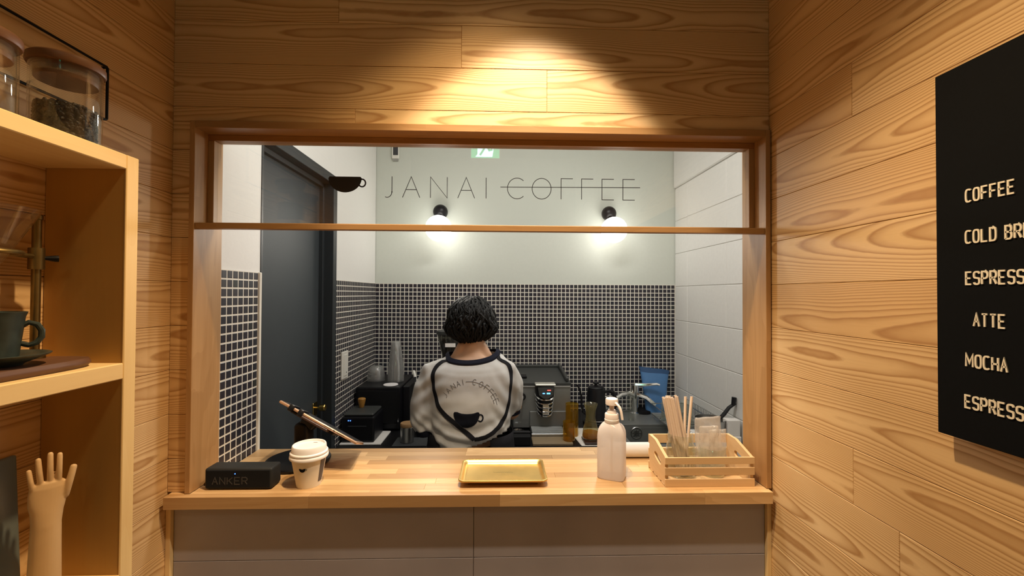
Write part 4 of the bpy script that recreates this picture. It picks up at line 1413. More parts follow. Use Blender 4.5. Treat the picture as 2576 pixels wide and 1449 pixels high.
# ---- worktop with sink
wt = thing('kitchen_worktop', 'black worktop along the tiled kitchen back wall', 'worktop', (-0.06, 2.25, 0))
MB().box(KXL + 0.001, 0.600, 1.950, KYB - 0.001, WZ - 0.03, WZ, 0.002).build('top', 'worktop_black', wt)
for i in range(3):
    x0_ = KXL + 0.004 + i * 0.447
    MB().box(x0_, x0_ + 0.444, 1.975, KYB - 0.001, 0.10, WZ - 0.0302, 0.002).build('cabinet_front', 'black_matte', wt)
MB().box(KXL + 0.03, 0.59, 2.02, KYB - 0.001, 0.0, 0.0998).build('plinth', 'black_matte', wt)
sk = thing('sink_unit', 'stainless steel sink unit under the right end of the back wall', 'sink', (0.84, 2.25, 0))
m = MB()
m.box(0.6005, KXR - 0.001, 2.268, KYB - 0.001, WZ - 0.012, WZ + 0.004, 0.001)
m.box(0.6005, 0.626, 1.950, 2.2678, WZ - 0.012, WZ + 0.004, 0.001); m.box(1.040, KXR - 0.001, 1.950, 2.2678, WZ - 0.012, WZ + 0.004, 0.001)
m.box(0.6262, 1.0398, 1.950, 1.975, WZ - 0.012, WZ + 0.004, 0.001)
m.build('deck', 'steel_dark', sk)
m = MB()
m.box(0.6262, 1.0398, 2.262, 2.2678, 0.56, WZ - 0.0122); m.box(0.6262, 1.0398, 1.9752, 1.981, 0.56, WZ - 0.0122)
m.box(0.6262, 0.632, 1.981, 2.262, 0.56, WZ - 0.0122); m.box(1.034, 1.0398, 1.981, 2.262, 0.56, WZ - 0.0122); m.box(0.6262, 1.0398, 1.9752, 2.2678, 0.554, 0.5598)
m.build('basin', 'steel_dark', sk)
MB().box(0.6005, KXR - 0.002, 1.962, KYB - 0.002, 0.0, 0.5538).build('cabinet', 'black_matte', sk)
m = MB()
ovM = Matrix.Translation((0.739, 2.2618, 0.741)) @ Matrix.Rotation(pi / 2, 4, 'X')
m.lathe([(0.030, 0), (0.032, 0.002), (0.030, 0.004), (0.026, 0.003)], (0, 0, 0), 28, ovM, cap=False)
m.lathe([(0.014, 0), (0.014, 0.003), (0.011, 0.003)], (0, 0, 0), 20, ovM, cap=False)
for k in range(4):
    a = k * pi / 4
    m.box(-0.026, 0.026, -0.0012, 0.0012, 0.001, 0.0025, 0, ovM @ Matrix.Rotation(a, 4, 'Z'))
m.build('overflow_ring', 'steel', sk, True)

# ---- tap
fc = Vector((0.800, 2.480, WZ + 0.004))
tp = thing('kitchen_tap', 'chrome lever tap on the sink deck below the blue pouch', 'tap', tuple(fc))
MB().lathe([(0.0, 0), (0.030, 0), (0.030, 0.006), (0.020, 0.012), (0.019, 0.075), (0.021, 0.085), (0.023, 0.135), (0.022, 0.165), (0.0, 0.166)], fc, 24).build('body', 'chrome', tp, True)
MB().tube([fc + Vector(p) for p in ((0.0, 0, 0.100), (-0.045, -0.02, 0.122), (-0.095, -0.045, 0.118), (-0.135, -0.065, 0.098), (-0.158, -0.078, 0.078))], [0.017, 0.015, 0.013, 0.012, 0.0115], 12).build('spout', 'chrome', tp, True)
MB().tube([fc + Vector(p) for p in ((0.0, -0.01, 0.170), (0.055, -0.028, 0.172), (0.115, -0.045, 0.180), (0.130, -0.05, 0.176))], [0.012, 0.010, 0.008, 0.007], 10).build('lever', 'chrome', tp, True)
MB().tube([fc + Vector(p) for p in ((0.012, -0.012, 0.115), (0.060, -0.030, 0.100), (0.105, -0.048, 0.060))], [0.015, 0.013, 0.011], 10).build('side_spout', 'chrome', tp, True)
bg = MB().lathe([(0.0, 0.0002), (0.016, 0.0002), (0.017, 0.002), (0.022, 0.095), (0.0235, 0.165), (0.0220, 0.165), (0.015, 0.006), (0.0, 0.006)], (0.735, 2.345, WZ + 0.004), 22)
tag(bg.build('mixing_glass', 'jar_glass', None, True, org=(0.735, 2.345, WZ + 0.004)), 'slim clear glass standing on the sink deck before the tap', 'glass')
tag(MB().lathe([(0.0, 0.0002), (0.050, 0.0002), (0.052, 0.004), (0.050, 0.017), (0.040, 0.020), (0.0, 0.020)], (0.855, 2.500, WZ + 0.004), 30).build('round_brush_holder', 'black_matte', None, True, org=(0.855, 2.5, WZ)), 'low round black pot on the sink deck right of the tap', 'pot')
tag(MB().lathe([(0.0, 0.0002), (0.015, 0.0002), (0.016, 0.003), (0.013, 0.022), (0.008, 0.026), (0.0, 0.027)], (0.905, 2.325, WZ + 0.004), 20).build('sink_plug', 'black_matte', None, True, org=(0.905, 2.325, WZ)), 'small black rubber plug on the sink deck', 'plug')

# ---- blue pouch standing against the wall
pk = thing('blue_pouch', 'blue soft pouch with arched outline leaning against the tiles', 'pouch', (0.925, 2.50, WZ + 0.004))
n = 14
vs = []
fs = []
rows_ = [(0.0, 0.055, 0.020), (0.03, 0.060, 0.026), (0.10, 0.066, 0.024), (0.19, 0.078, 0.018), (0.235, 0.086, 0.012), (0.262, 0.094, 0.007)]
for h, w, d in rows_:
    for k in range(28):
        a = 2 * pi * k / 28
        ca, sa_ = cos(a), sin(a)
        vs.append((0.925 + w * math.copysign(abs(ca) ** 0.5, ca) + 0.004 * h * 4, 2.480 + d * math.copysign(abs(sa_) ** 0.8, sa_) + h * 0.14, WZ + 0.0045 + h - 0.014 * (ca + 0.4) * (h / 0.262) ** 3))
for i in range(len(rows_) - 1):
    for k in range(28):
        fs.append((i * 28 + k, i * 28 + (k + 1) % 28, (i + 1) * 28 + (k + 1) % 28, (i + 1) * 28 + k))
fs.append(tuple(reversed(range(28)))); fs.append(tuple((len(rows_) - 1) * 28 + k for k in range(28)))
MB().add(vs[:5 * 28], [f for f in fs if max(f) < 5 * 28]).build('pouch_body', 'blue_plastic', pk, True)
MB().add(vs[4 * 28:], [tuple(i - 4 * 28 for i in f) for f in fs if min(f) >= 4 * 28]).build('seal_band', 'blue_dark', pk, True)
m = MB()
onp = lambda px, pz, d: (px, 2.4795 - 0.0245 + (pz - WZ) * 0.185 - 0.001 - d, pz)
strokes(m, [[(0.910, WZ + 0.07), (0.910, WZ + 0.165)] + arc(0.934, WZ + 0.165, 0.024, 0.030, 180, 0, 14) + [(0.958, WZ + 0.07)]], 0.0011, onp, 0.0004)
m.build('arch_outline', 'paper_white', pk)

# ---- drying rack by the block wall with a glass
rk = thing('dish_rack', 'steel wire dish rack along the painted block wall', 'dish rack', (0.96, 2.20, WZ + 0.004))
m = MB()
RX0, RX1, RY0, RY1 = 0.865, 1.060, 2.00, 2.39
for y_ in (RY0, RY1):
    for x_ in (RX0 + 0.01, RX1 - 0.01):
        m.tube([(x_, y_, WZ + 0.0045), (x_, y_, WZ + 0.030)], 0.003, 6)
m.tube([(RX0, RY0, WZ + 0.03), (RX1, RY0, WZ + 0.03), (RX1, RY1, WZ + 0.03), (RX0, RY1, WZ + 0.03)], 0.003, 6, closed=True)
m.tube([(RX0, RY0, WZ + 0.085), (RX1, RY0, WZ + 0.085), (RX1, RY1, WZ + 0.085), (RX0, RY1, WZ + 0.085)], 0.003, 6, closed=True)
m.build('frame', 'steel', rk, True)
for i in range(22):
    y_ = RY0 + 0.012 + i * (RY1 - RY0 - 0.02) / 21
    MB().tube([(RX0, y_, WZ + 0.032), (RX1 - 0.004, y_, WZ + 0.032), (RX1, y_, WZ + 0.045), (RX1, y_, WZ + 0.112), (RX1 - 0.006, y_, WZ + 0.118)], 0.0016, 5).build('wire', 'steel', rk, True)
for gx_, gy_, lab in ((0.905, 2.25, 'upturned clear tumbler nearest the tap in the dish rack'), (0.965, 2.16, 'upturned clear tumbler at the outer end of the dish rack')):
    tag(MB().lathe([(0.034, 0.0), (0.036, 0.001), (0.030, 0.118), (0.028, 0.121), (0.0, 0.121), (0.0, 0.116), (0.0275, 0.114), (0.033, 0.002)], (gx_, gy_, WZ + 0.0338), 24).build('tumbler', 'mug_glass', None, True, org=(gx_, gy_, WZ + 0.034)), lab, 'glass', 'tumblers in the dish rack')
# saucepan with long black handle, small white boxes by the right jamb
pn = thing('saucepan', 'saucepan with raised black handle at the right by the block wall', 'pan', (0.985, 1.99, WZ + 0.004))
MB().lathe([(0.0, 0.0003), (0.060, 0.0003), (0.064, 0.004), (0.066, 0.055), (0.068, 0.057), (0.064, 0.057), (0.060, 0.008), (0.0, 0.006)], (0.960, 1.905, WZ + 0.0865), 32).build('bowl', 'steel', pn, True)
MB().tube([(0.985, 1.900, WZ + 0.128), (1.020, 1.900, WZ + 0.160), (1.045, 1.900, WZ + 0.192), (1.072, 1.898, WZ + 0.212)], [0.008, 0.012, 0.011, 0.010], 10, flat=0.6).build('handle', 'black_plastic', pn, True)
MB().tube([(1.062, 1.895, WZ + 0.206), (1.066, 1.895, WZ + 0.240)], [0.009, 0.010], 10).build('hook', 'black_plastic', pn, True)
rk2 = MB()
rk2.box(0.88, 1.070, 1.8405, 1.9495, 0.0, WZ + 0.080, 0.004)
tag(rk2.build('bin_cabinet', 'paper_white', None, org=(0.97, 1.9, 0)), 'white low cabinet under the saucepan by the block wall', 'cabinet')
tag(MB().box(1.010, 1.066, 1.8450, 1.8890, WZ + 0.0802, WZ + 0.150, 0.002).build('carton', 'paper_white', None, org=(1.04, 1.86, WZ + 0.08)), 'small white carton beside the saucepan near the right jamb', 'carton')

# ---- corner appliance carrying cups
ap = thing('corner_appliance', 'tall black box appliance in the left kitchen corner carrying plastic cups', 'appliance', (-0.600, 2.36, WZ))
MB().box(-0.7300, -0.5050, 2.190, 2.540, WZ + 0.006, 1.0030, 0.006, seg=2).build('body', 'black_plastic', ap)
MB().box(-0.7180, -0.5160, 2.1865, 2.1898, WZ + 0.04, 0.985, 0.0012).build('front_panel', 'black_matte', ap)
MB().box(-0.5048, -0.4700, 2.250, 2.500, WZ + 0.006, 0.995, 0.004).build('side_tank', 'black_plastic', ap)
MB().tube([(-0.5100, 2.180, 0.83), (-0.5100, 2.176, 0.85)], 0.003, 8).build('latch', 'chrome', ap)
for x_ in (-0.71, -0.525):
    MB().box(x_ - 0.012, x_ + 0.012, 2.21, 2.52, WZ + 0.0002, WZ + 0.0062).build('foot', 'black_matte', ap)
AZ = 1.0032
cup_src = MB().lathe([(0.0430, 0.0), (0.0440, 0.0015), (0.0430, 0.004), (0.0300, 0.098), (0.0285, 0.100), (0.0, 0.100), (0.0, 0.0988), (0.0285, 0.0985), (0.0420, 0.003)], (0, 0, 0), 28).build('plastic_cup', 'cup_plastic', None, True)
cup_me = cup_src.data
bpy.data.objects.remove(cup_src)
for i in range(17):
    o = bpy.data.objects.new('plastic_cup', cup_me); COL.objects.link(o)
    small = i >= 9
    k = i - 9 if small else i
    o.location = (-0.5630, 2.340, AZ + (0.0002 + k * 0.0085 if not small else 0.0990 + 0.0002 + k * 0.0080 - 0.02 + 0.0))
    o.scale = (1, 1, 1) if not small else (0.80, 0.80, 0.85)
    tag(o, 'clear upside-down plastic cup at the very bottom of the cup stack' if i == 0 else 'clear small plastic cup at the very top of the cup stack' if i == 16 else 'clear plastic cup of the upside-down lower tier on the black corner appliance' if not small else 'clear smaller plastic cup of the upper tier topping the cup stack', 'cup', 'lower tier of stacked cups' if not small else 'upper tier of stacked cups')
dome = MB().lathe([(0.0450, 0.0), (0.0465, 0.001), (0.0465, 0.004), (0.0440, 0.006), (0.0435, 0.020), (0.0400, 0.040), (0.0300, 0.052), (0.0150, 0.057), (0.0130, 0.057), (0.0290, 0.051), (0.0390, 0.039), (0.0425, 0.019), (0.0430, 0.004)], (0, 0, 0), 28, cap=False).build('dome_lid', 'cup_plastic', None, True)
dome_me = dome.data
bpy.data.objects.remove(dome)
for i in range(5):
    o = bpy.data.objects.new('dome_lid', dome_me); COL.objects.link(o)
    o.location = (-0.6720, 2.350, AZ + 0.0002 + i * 0.0072)
    tag(o, 'clear dome lid in the low stack left of the plastic cups', 'lid', 'stacked dome lids')
tag(MB().lathe([(0.0, 0.0002), (0.036, 0.0002), (0.038, 0.002), (0.037, 0.005), (0.0, 0.0055)], (-0.5650, 2.240, AZ), 28).build('flat_lid', 'lid_white', None, True, org=(-0.565, 2.24, AZ)), 'single white flat lid at the front edge of the corner appliance', 'lid')

# ---- receipt printer and tray
tag(MB().box(-0.7350, -0.5450, 1.985, 2.170, WZ + 0.0004, WZ + 0.0080, 0.002).build('white_tray', 'paper_white', None, org=(-0.64, 2.07, WZ)), 'flat white tray under the black receipt printer', 'tray')
rp = thing('receipt_printer', 'black receipt printer with two blue lights on the worktop', 'printer', (-0.64, 2.07, WZ + 0.008))
MB().box(-0.7330, -0.5800, 2.000, 2.160, WZ + 0.0082, 0.9060, 0.008, seg=2).build('body', 'black_plastic', rp)
MB().box(-0.7260, -0.5870, 2.010, 2.155, 0.9062, 0.9200, 0.005).build('top_cover', 'machine_lid', rp)
for x_ in (-0.6980, -0.6890):
    MB().sphere((x_, 1.9985, 0.8900), 0.0024, 10, 6).build('status_light', 'led_blue', rp)
MB().box(-0.7000, -0.6150, 1.9985, 2.0005, 0.862, 0.866).build('paper_slot', 'grey_print', rp)
tag(MB().lathe([(0.0, 0.0002), (0.010, 0.0002), (0.012, 0.004), (0.017, 0.030), (0.0185, 0.042), (0.016, 0.045), (0.0, 0.045)], (-0.6760, 2.120, 0.9202), 18).build('wooden_tamper', 'amber_wood', None, True, org=(-0.676, 2.12, 0.92)), 'amber wooden tamper handle standing on the receipt printer', 'tamper')

# ---- tamping mat and can
tag(MB().box(-0.490, -0.330, 1.965, 2.080, WZ + 0.0003, WZ + 0.0050, 0.002).build('tamping_mat', 'rubber_mat', None, org=(-0.41, 2.02, WZ)), 'grey rubber tamping mat beside the barista', 'mat')
cn = thing('metal_can', 'small steel can with tan lid on the tamping mat', 'can', (-0.4300, 2.020, WZ + 0.005))
MB().lathe([(0.0, 0.0002), (0.030, 0.0002), (0.0315, 0.002), (0.0315, 0.070), (0.030, 0.072), (0.0, 0.072)], (-0.4300, 2.020, WZ + 0.0052), 30).build('can_body', 'steel', cn, True)
MB().lathe([(0.0, 0.0722), (0.0325, 0.0722), (0.0330, 0.074), (0.0330, 0.086), (0.031, 0.089), (0.0, 0.0895)], (-0.4300, 2.020, WZ + 0.0052), 30).build('can_lid', 'tan_wood', cn, True)

# ---- grinder behind the barista
gr = thing('coffee_grinder', 'coffee grinder with glass hopper half hidden behind the barista', 'grinder', (-0.255, 2.30, WZ))
MB().box(-0.325, -0.185, 2.215, 2.385, WZ + 0.0005, WZ + 0.040, 0.006).build('base', 'black_plastic', gr)
MB().box(-0.315, -0.195, 2.235, 2.375, WZ + 0.0402, 1.120, 0.012, seg=2).build('housing', 'machine_grey', gr, True)
MB().lathe([(0.040, 1.1202), (0.046, 1.128), (0.078, 1.262), (0.0795, 1.266), (0.0765, 1.266), (0.043, 1.130), (0.038, 1.1205)], (-0.255, 2.300, 0), 32).build('hopper', 'hopper_glass', gr, True)
MB().lathe([(0.0, 1.2662), (0.082, 1.2662), (0.083, 1.269), (0.082, 1.283), (0.060, 1.288), (0.0, 1.288)], (-0.255, 2.300, 0), 32).build('hopper_lid', 'machine_lid', gr, True)
MB().lathe([(0.0, 1.131), (0.0425, 1.131), (0.065, 1.226), (0.0, 1.230)], (-0.255, 2.300, 0), 28).build('beans', 'bean', gr, True)
MB().box(-0.2820, -0.2280, 2.2290, 2.2300, 1.2030, 1.2230).build('paper_label', 'paper_white', gr)
# milk thermometer in a jug
mjc = Vector((-0.3650, 2.030, WZ))
mj = thing('milk_jug', 'steel milk jug beside the barista holding a thermometer', 'jug', (mjc.x - .002, mjc.y + .062, WZ))
mjc = Vector((-0.367, 2.130, WZ))
MB().lathe([(0.0, 0.0003), (0.040, 0.0003), (0.043, 0.004), (0.043, 0.050), (0.036, 0.085), (0.038, 0.098), (0.0365, 0.098), (0.0345, 0.085), (0.041, 0.048), (0.040, 0.006), (0.0, 0.005)], mjc, 32).build('jug_body', 'chrome', mj, True)
MB().tube([mjc + Vector((-0.041, -0.010, 0.080)), mjc + Vector((-0.070, -0.016, 0.075)), mjc + Vector((-0.072, -0.017, 0.035)), mjc + Vector((-0.042, -0.010, 0.025))], 0.004, 8).build('handle', 'chrome', mj, True)
th = thing('thermometer', 'white digital thermometer stick leaning out of the milk jug', 'thermometer', (mjc.x, mjc.y, WZ + 0.01))
ta, tb_ = mjc + Vector((0.012, 0, 0.012)), mjc + Vector((-0.056, -0.010, 0.322))
MB().tube([ta, ta.lerp(tb_, 0.62)], 0.0016, 8).build('probe', 'chrome', th, True)
MB().tube([ta.lerp(tb_, 0.60), ta.lerp(tb_, 0.63), ta.lerp(tb_, 0.97), tb_], [0.006, 0.011, 0.012, 0.006], 14, flat=0.6).build('grip', 'switch_white', th, True)
pc = ta.lerp(tb_, 0.86)
MB().box(pc.x - 0.0060, pc.x + 0.0060, pc.y - 0.0128, pc.y - 0.0075, pc.z - 0.013, pc.z + 0.013, 0.001).build('display', 'grey_print', th)

# ---- espresso machine
em = thing('espresso_machine', 'grey espresso machine with chrome brew head to the right of the barista', 'coffee machine', (0.22, 2.33, WZ))
EX_0, EX_1, EY_0, EY_1 = 0.0750, 0.3720, 2.190, 2.545
MB().box(EX_0, EX_1, EY_0, EY_1, WZ + 0.012, 1.0130, 0.004).build('body', 'machine_grey', em)
m = MB()
vs = [(EX_0, EY_0 - 0.004, 1.0132), (EX_1 + 0.002, EY_0 - 0.004, 1.0132), (EX_1 + 0.002, EY_1, 1.0132), (EX_0, EY_1, 1.0132), (EX_0, EY_0 - 0.004, 1.0230), (EX_1 + 0.002, EY_0 - 0.004, 1.0230), (EX_1 - 0.006, EY_1 - 0.01, 1.0480), (EX_0, EY_1 - 0.01, 1.0480)]
m.add(vs, [(3, 2, 1, 0), (4, 5, 6, 7), (0, 1, 5, 4), (1, 2, 6, 5), (2, 3, 7, 6), (3, 0, 4, 7)])
m.build('lid', 'machine_lid', em)
m = MB()
m.box(EX_0 + 0.006, EX_1 - 0.004, EY_1 - 0.030, EY_1 - 0.004, 1.045, 1.062, 0.004); m.box(EX_1 - 0.022, EX_1 - 0.006, EY_0 + 0.02, EY_1 - 0.03, 1.026, 1.046, 0.003, rot_about((EX_1, EY_0, 1.024), 'X', radians(4.3)))
m.build('top_rail', 'machine_lid', em)
MB().box(0.112, 0.150, 2.275, 2.330, 1.030, 1.0430, 0.002).build('water_hatch', 'black_plastic', em)
MB().box(EX_0, EX_1 - 0.001, EY_0 - 0.0055, EY_0 - 0.0002, 1.0035, 1.0100, 0.001).build('chrome_strip', 'chrome', em)
# brew head: tapering ribbed chrome column with control face
HC = Vector((0.2360, 2.178, 0))
m = MB()
loops = []
for z, w, d in ((1.020, 0.0500, 0.058), (1.008, 0.0500, 0.062), (0.965, 0.0470, 0.066), (0.930, 0.0440, 0.062), (0.905, 0.0400, 0.056), (0.878, 0.0340, 0.046), (0.862, 0.0300, 0.040)):
    lp = []
    for k in range(30):
        a = pi + pi * k / 29
        lp.append((HC.x + w * math.copysign(abs(cos(a)) ** 0.7, cos(a)), EY_0 - 0.0003 + d * sin(a), z))
    loops.append(lp)
loft(m, loops)
m.build('brew_head', 'black_plastic', em, True)
for i in range(5):
    z = 0.968 - i * 0.0215
    w = 0.0485 - 0.0028 * i; d = 0.0680 - 0.0042 * i
    pts = [(HC.x + w * math.copysign(abs(cos(pi + pi * k / 24)) ** 0.7, cos(pi + pi * k / 24)), EY_0 + d * sin(pi + pi * k / 24), z - 0.016 * sin(pi * k / 24)) for k in range(25)]
    MB().tube(pts, 0.0042, 8).build('rib', 'chrome', em, True)
MB().box(HC.x - 0.017, HC.x + 0.017, EY_0 - 0.0660, EY_0 - 0.0560, 0.870, 0.932, 0.003, rot_about((HC.x, EY_0 - 0.06, 0.93), 'X', radians(14))).build('brew_spout', 'chrome', em)
MB().box(HC.x - 0.052, HC.x + 0.052, EY_0 - 0.060, EY_0 - 0.004, 1.0202, 1.0290, 0.003).build('head_cap', 'cream_metal', em)
pm = rot_about((HC.x, EY_0 - 0.0635, 0.985), 'X', radians(-6))
pnl = MB().prism([(HC.x - 0.040, 1.014), (HC.x - 0.034, 0.976)] + [(HC.x - 0.030 + 0.060 * i / 8, 0.972 - 0.014 * sin(pi * i / 8)) for i in range(9)] + [(HC.x + 0.034, 0.976), (HC.x + 0.040, 1.014)], EY_0 - 0.0690, EY_0 - 0.0620, pm)
pnl = pnl.build('control_panel', 'machine_lid', em)
for dx, dz, w, h, mt in ((0.016, 0.0005, 0.009, 0.004, 'led_red'), (-0.011, -0.015, 0.006, 0.005, 'led_cyan'), (0.013, -0.015, 0.009, 0.007, 'led_cyan')):
    MB().box(HC.x + dx - w, HC.x + dx + w, EY_0 - 0.0698, EY_0 - 0.0688, 1.000 + dz - h / 2, 1.000 + dz + h / 2, 0, pm).build('indicator', mt, pnl)
# drip area: wire deck, steel tray, side wing
for i in range(15):
    y_ = EY_0 - 0.120 + i * 0.0080
    m = MB(); m.tube([(0.165, y_, WZ + 0.024), (0.325, y_, WZ + 0.024)], 0.0010, 5)
    m.build('grid_wire', 'steel_dark', em, True)
MB().box(0.160, 0.330, EY_0 - 0.126, EY_0 - 0.0006, WZ + 0.006, WZ + 0.018, 0.002).build('drip_tray', 'black_plastic', em)
MB().box(0.160, 0.330, EY_0 - 0.131, EY_0 - 0.1262, WZ + 0.006, WZ + 0.025, 0.001).build('tray_lip', 'steel', em)
MB().box(0.160, 0.350, EY_0 - 0.010, EY_0 - 0.0008, WZ + 0.026, 0.880, 0.001).build('splash_plate', 'steel_dark', em)
for x_ in (EX_0 + 0.02, EX_1 - 0.02):
    for y_ in (EY_0 + 0.02, EY_1 - 0.02):
        MB().lathe([(0.014, 0.0003), (0.014, 0.0118)], (x_, y_, WZ), 14).build('foot', 'black_matte', em)
MB().tube([(0.120, EY_0 - 0.0005, 0.955), (0.118, EY_0 - 0.020, 0.955), (0.118, EY_0 - 0.026, 0.940), (0.108, EY_0 - 0.030, 0.880)], [0.013, 0.012, 0.006, 0.0045], 10).build('steam_wand', 'chrome', em, True)
MB().lathe([(0.0, 0), (0.018, 0), (0.019, 0.012), (0.0, 0.014)], (0, 0, 0), 20, Matrix.Translation((0.120, EY_0 - 0.0004, 0.955)) @ Matrix.Rotation(pi / 2, 4, 'X')).build('steam_knob', 'black_plastic', em, True)
# weathered board and knock box in front of it
tag(MB().box(0.158, 0.346, 1.962, 2.056, WZ + 0.0003, WZ + 0.013, 0.002).build('serving_plank', 'old_board', None, org=(0.25, 2.01, WZ)), 'weathered grey board lying before the espresso machine', 'board')
kb = thing('knock_box', 'black knock box left of the weathered board', 'box', (0.09, 2.01, WZ))
MB().box(0.030, 0.1500, 1.965, 2.055, WZ + 0.0004, WZ + 0.045, 0.004).build('box_body', 'black_matte', kb)
MB().tube([(0.0305, 2.01, WZ + 0.048), (0.1495, 2.01, WZ + 0.048)], 0.006, 10).build('knock_bar', 'black_plastic', kb, True)
pf = thing('portafilter', 'chrome portafilter with black handle beside the barista elbow', 'portafilter', (0.10, 2.1, WZ))
MB().lathe([(0.0, 0.0003), (0.026, 0.0003), (0.029, 0.004), (0.030, 0.026), (0.028, 0.027), (0.026, 0.006), (0.0, 0.006)], (0.095, 2.110, WZ), 24).build('basket', 'chrome', pf, True)
MB().tube([(0.110, 2.088, WZ + 0.018), (0.122, 2.070, WZ + 0.022), (0.145, 2.062, WZ + 0.024)], [0.006, 0.010, 0.010], 10).build('handle', 'black_plastic', pf, True)

# ---- amber glasses
tag(MB().lathe([(0.0, 0.0003), (0.026, 0.0003), (0.028, 0.003), (0.029, 0.088), (0.0280, 0.088), (0.0265, 0.006), (0.0, 0.005)], (0.3330, 2.005, WZ + 0.0132), 28).build('amber_tumbler', 'amber_glass', None, True, org=(0.333, 2.005, WZ + 0.013)), 'small amber glass tumbler on the weathered board', 'glass')
tag(MB().lathe([(0.0, 0.0003), (0.030, 0.0003), (0.032, 0.003), (0.032, 0.160), (0.0310, 0.160), (0.0305, 0.006), (0.0, 0.005)], (0.3640, 2.105, WZ), 28).build('amber_cylinder', 'amber_glass', None, True, org=(0.364, 2.105, WZ)), 'tall amber glass cylinder behind the small amber tumbler', 'glass')

# ---- white cloth, dark board and carafe
n = 10
vs = []; fs = []
for i in range(n + 1):
    for j in range(n + 1):
        u, v = i / n, j / n
        vs.append((0.385 + 0.165 * u - 0.03 * v, 1.958 + 0.26 * v, WZ + 0.0012 + 0.0016 * mnoise.noise(Vector((u * 3, v * 4, 2.2)))))
for i in range(n):
    for j in range(n):
        a = i * (n + 1) + j
        fs.append((a, a + n + 1, a + n + 2, a + 1))
cm = MB().add(vs, fs).build('white_cloth', 'paper_white', None, True, org=(0.45, 2.08, WZ))
sdm = cm.modifiers.new('thickness', 'SOLIDIFY'); sdm.thickness = 0.0015; sdm.offset = 1
tag(cm, 'white cloth spread on the worktop under the carafe board', 'cloth')
tag(MB().box(0.402, 0.492, 1.962, 2.056, WZ + 0.0060, WZ + 0.0140, 0.002).build('dark_coaster', 'brown_board', None, org=(0.447, 2.01, WZ + 0.006)), 'dark brown square board under the carafe', 'board')
cfc = (0.4390, 2.020, WZ + 0.0142)
cf = thing('carafe', 'waisted glass carafe with some amber drink on the dark board', 'carafe', cfc)
MB().lathe([(0.0, 0.0003), (0.034, 0.0003), (0.0385, 0.004), (0.0400, 0.014), (0.0370, 0.040), (0.0270, 0.078), (0.0220, 0.105), (0.0240, 0.135), (0.0330, 0.165), (0.0335, 0.167), (0.0322, 0.1665), (0.0228, 0.135), (0.0208, 0.105), (0.0258, 0.077), (0.0355, 0.039), (0.0385, 0.015), (0.037, 0.007), (0.0, 0.005)], cfc, 36).build('glass_body', 'carafe_glass', cf, True, angle=1.3)
MB().lathe([(0.0, 0.0055), (0.0365, 0.0075), (0.0380, 0.015), (0.0352, 0.034), (0.0, 0.034)], cfc, 32).build('drink', 'amber_liquid', cf, True)

# ---- gooseneck kettle on its base
ktc = Vector((0.5270, 2.290, WZ))
tag(MB().lathe([(0.0, 0.0003), (0.066, 0.0003), (0.070, 0.003), (0.070, 0.018), (0.064, 0.022), (0.0, 0.022)], ktc, 36).build('kettle_heater', 'black_plastic', None, True, org=tuple(ktc)), 'round black heating base under the gooseneck kettle', 'kettle base')
kt = thing('kettle', 'black gooseneck kettle on its round base', 'kettle', tuple(ktc + Vector((0, 0, 0.022))))
kz = ktc + Vector((0, 0, 0.0222))
MB().lathe([(0.0, 0.0003), (0.056, 0.0003), (0.059, 0.004), (0.057, 0.010), (0.0465, 0.165), (0.044, 0.172), (0.0, 0.172)], kz, 36).build('kettle_body', 'black_plastic', kt, True)
MB().lathe([(0.0572, 0.005), (0.0595, 0.0055), (0.0590, 0.009), (0.0570, 0.0095)], kz, 36, cap=False).build('base_ring', 'chrome', kt, True)
kl = MB().lathe([(0.0, 0.1722), (0.043, 0.1722), (0.044, 0.176), (0.036, 0.182), (0.010, 0.186), (0.008, 0.194), (0.016, 0.197), (0.017, 0.202), (0.013, 0.206), (0.0, 0.207)], kz, 30).build('lid', 'black_plastic', kt, True)
MB().tube([kz + Vector(p) for p in ((-0.052, 0, 0.035), (-0.070, 0, 0.045), (-0.078, 0, 0.080), (-0.080, 0, 0.130), (-0.090, 0, 0.170), (-0.106, 0, 0.192))], [0.010, 0.008, 0.006, 0.0052, 0.0045, 0.0042], 10).build('spout', 'black_plastic', kt, True)
MB().tube([kz + Vector(p) for p in ((0.044, 0, 0.150), (0.066, 0, 0.158), (0.092, 0, 0.150), (0.104, 0, 0.120), (0.106, 0, 0.080), (0.100, 0, 0.055))], [0.006, 0.009, 0.011, 0.011, 0.010, 0.007], 10).build('handle', 'black_plastic', kt, True)
MB().tube([kz + Vector((0.046, 0, 0.128)), kz + Vector((0.074, -0.002, 0.118)), kz + Vector((0.098, 0, 0.112))], [0.008, 0.010, 0.006], 10).build('handle_joint', 'chrome', kt, True)

# ================================================================== THE BARISTA, back to the viewer, head bowed over the worktop
PX, PY = -0.112, 1.735


def V3(*a):
    return Vector(a)


BJ = []; BE = []


def bj(p, r, prev=None, r2=None):
    BJ.append((Vector(p), (r, r2 or r)))
    if prev is not None:
        BE.append((prev, len(BJ) - 1))
    return len(BJ) - 1


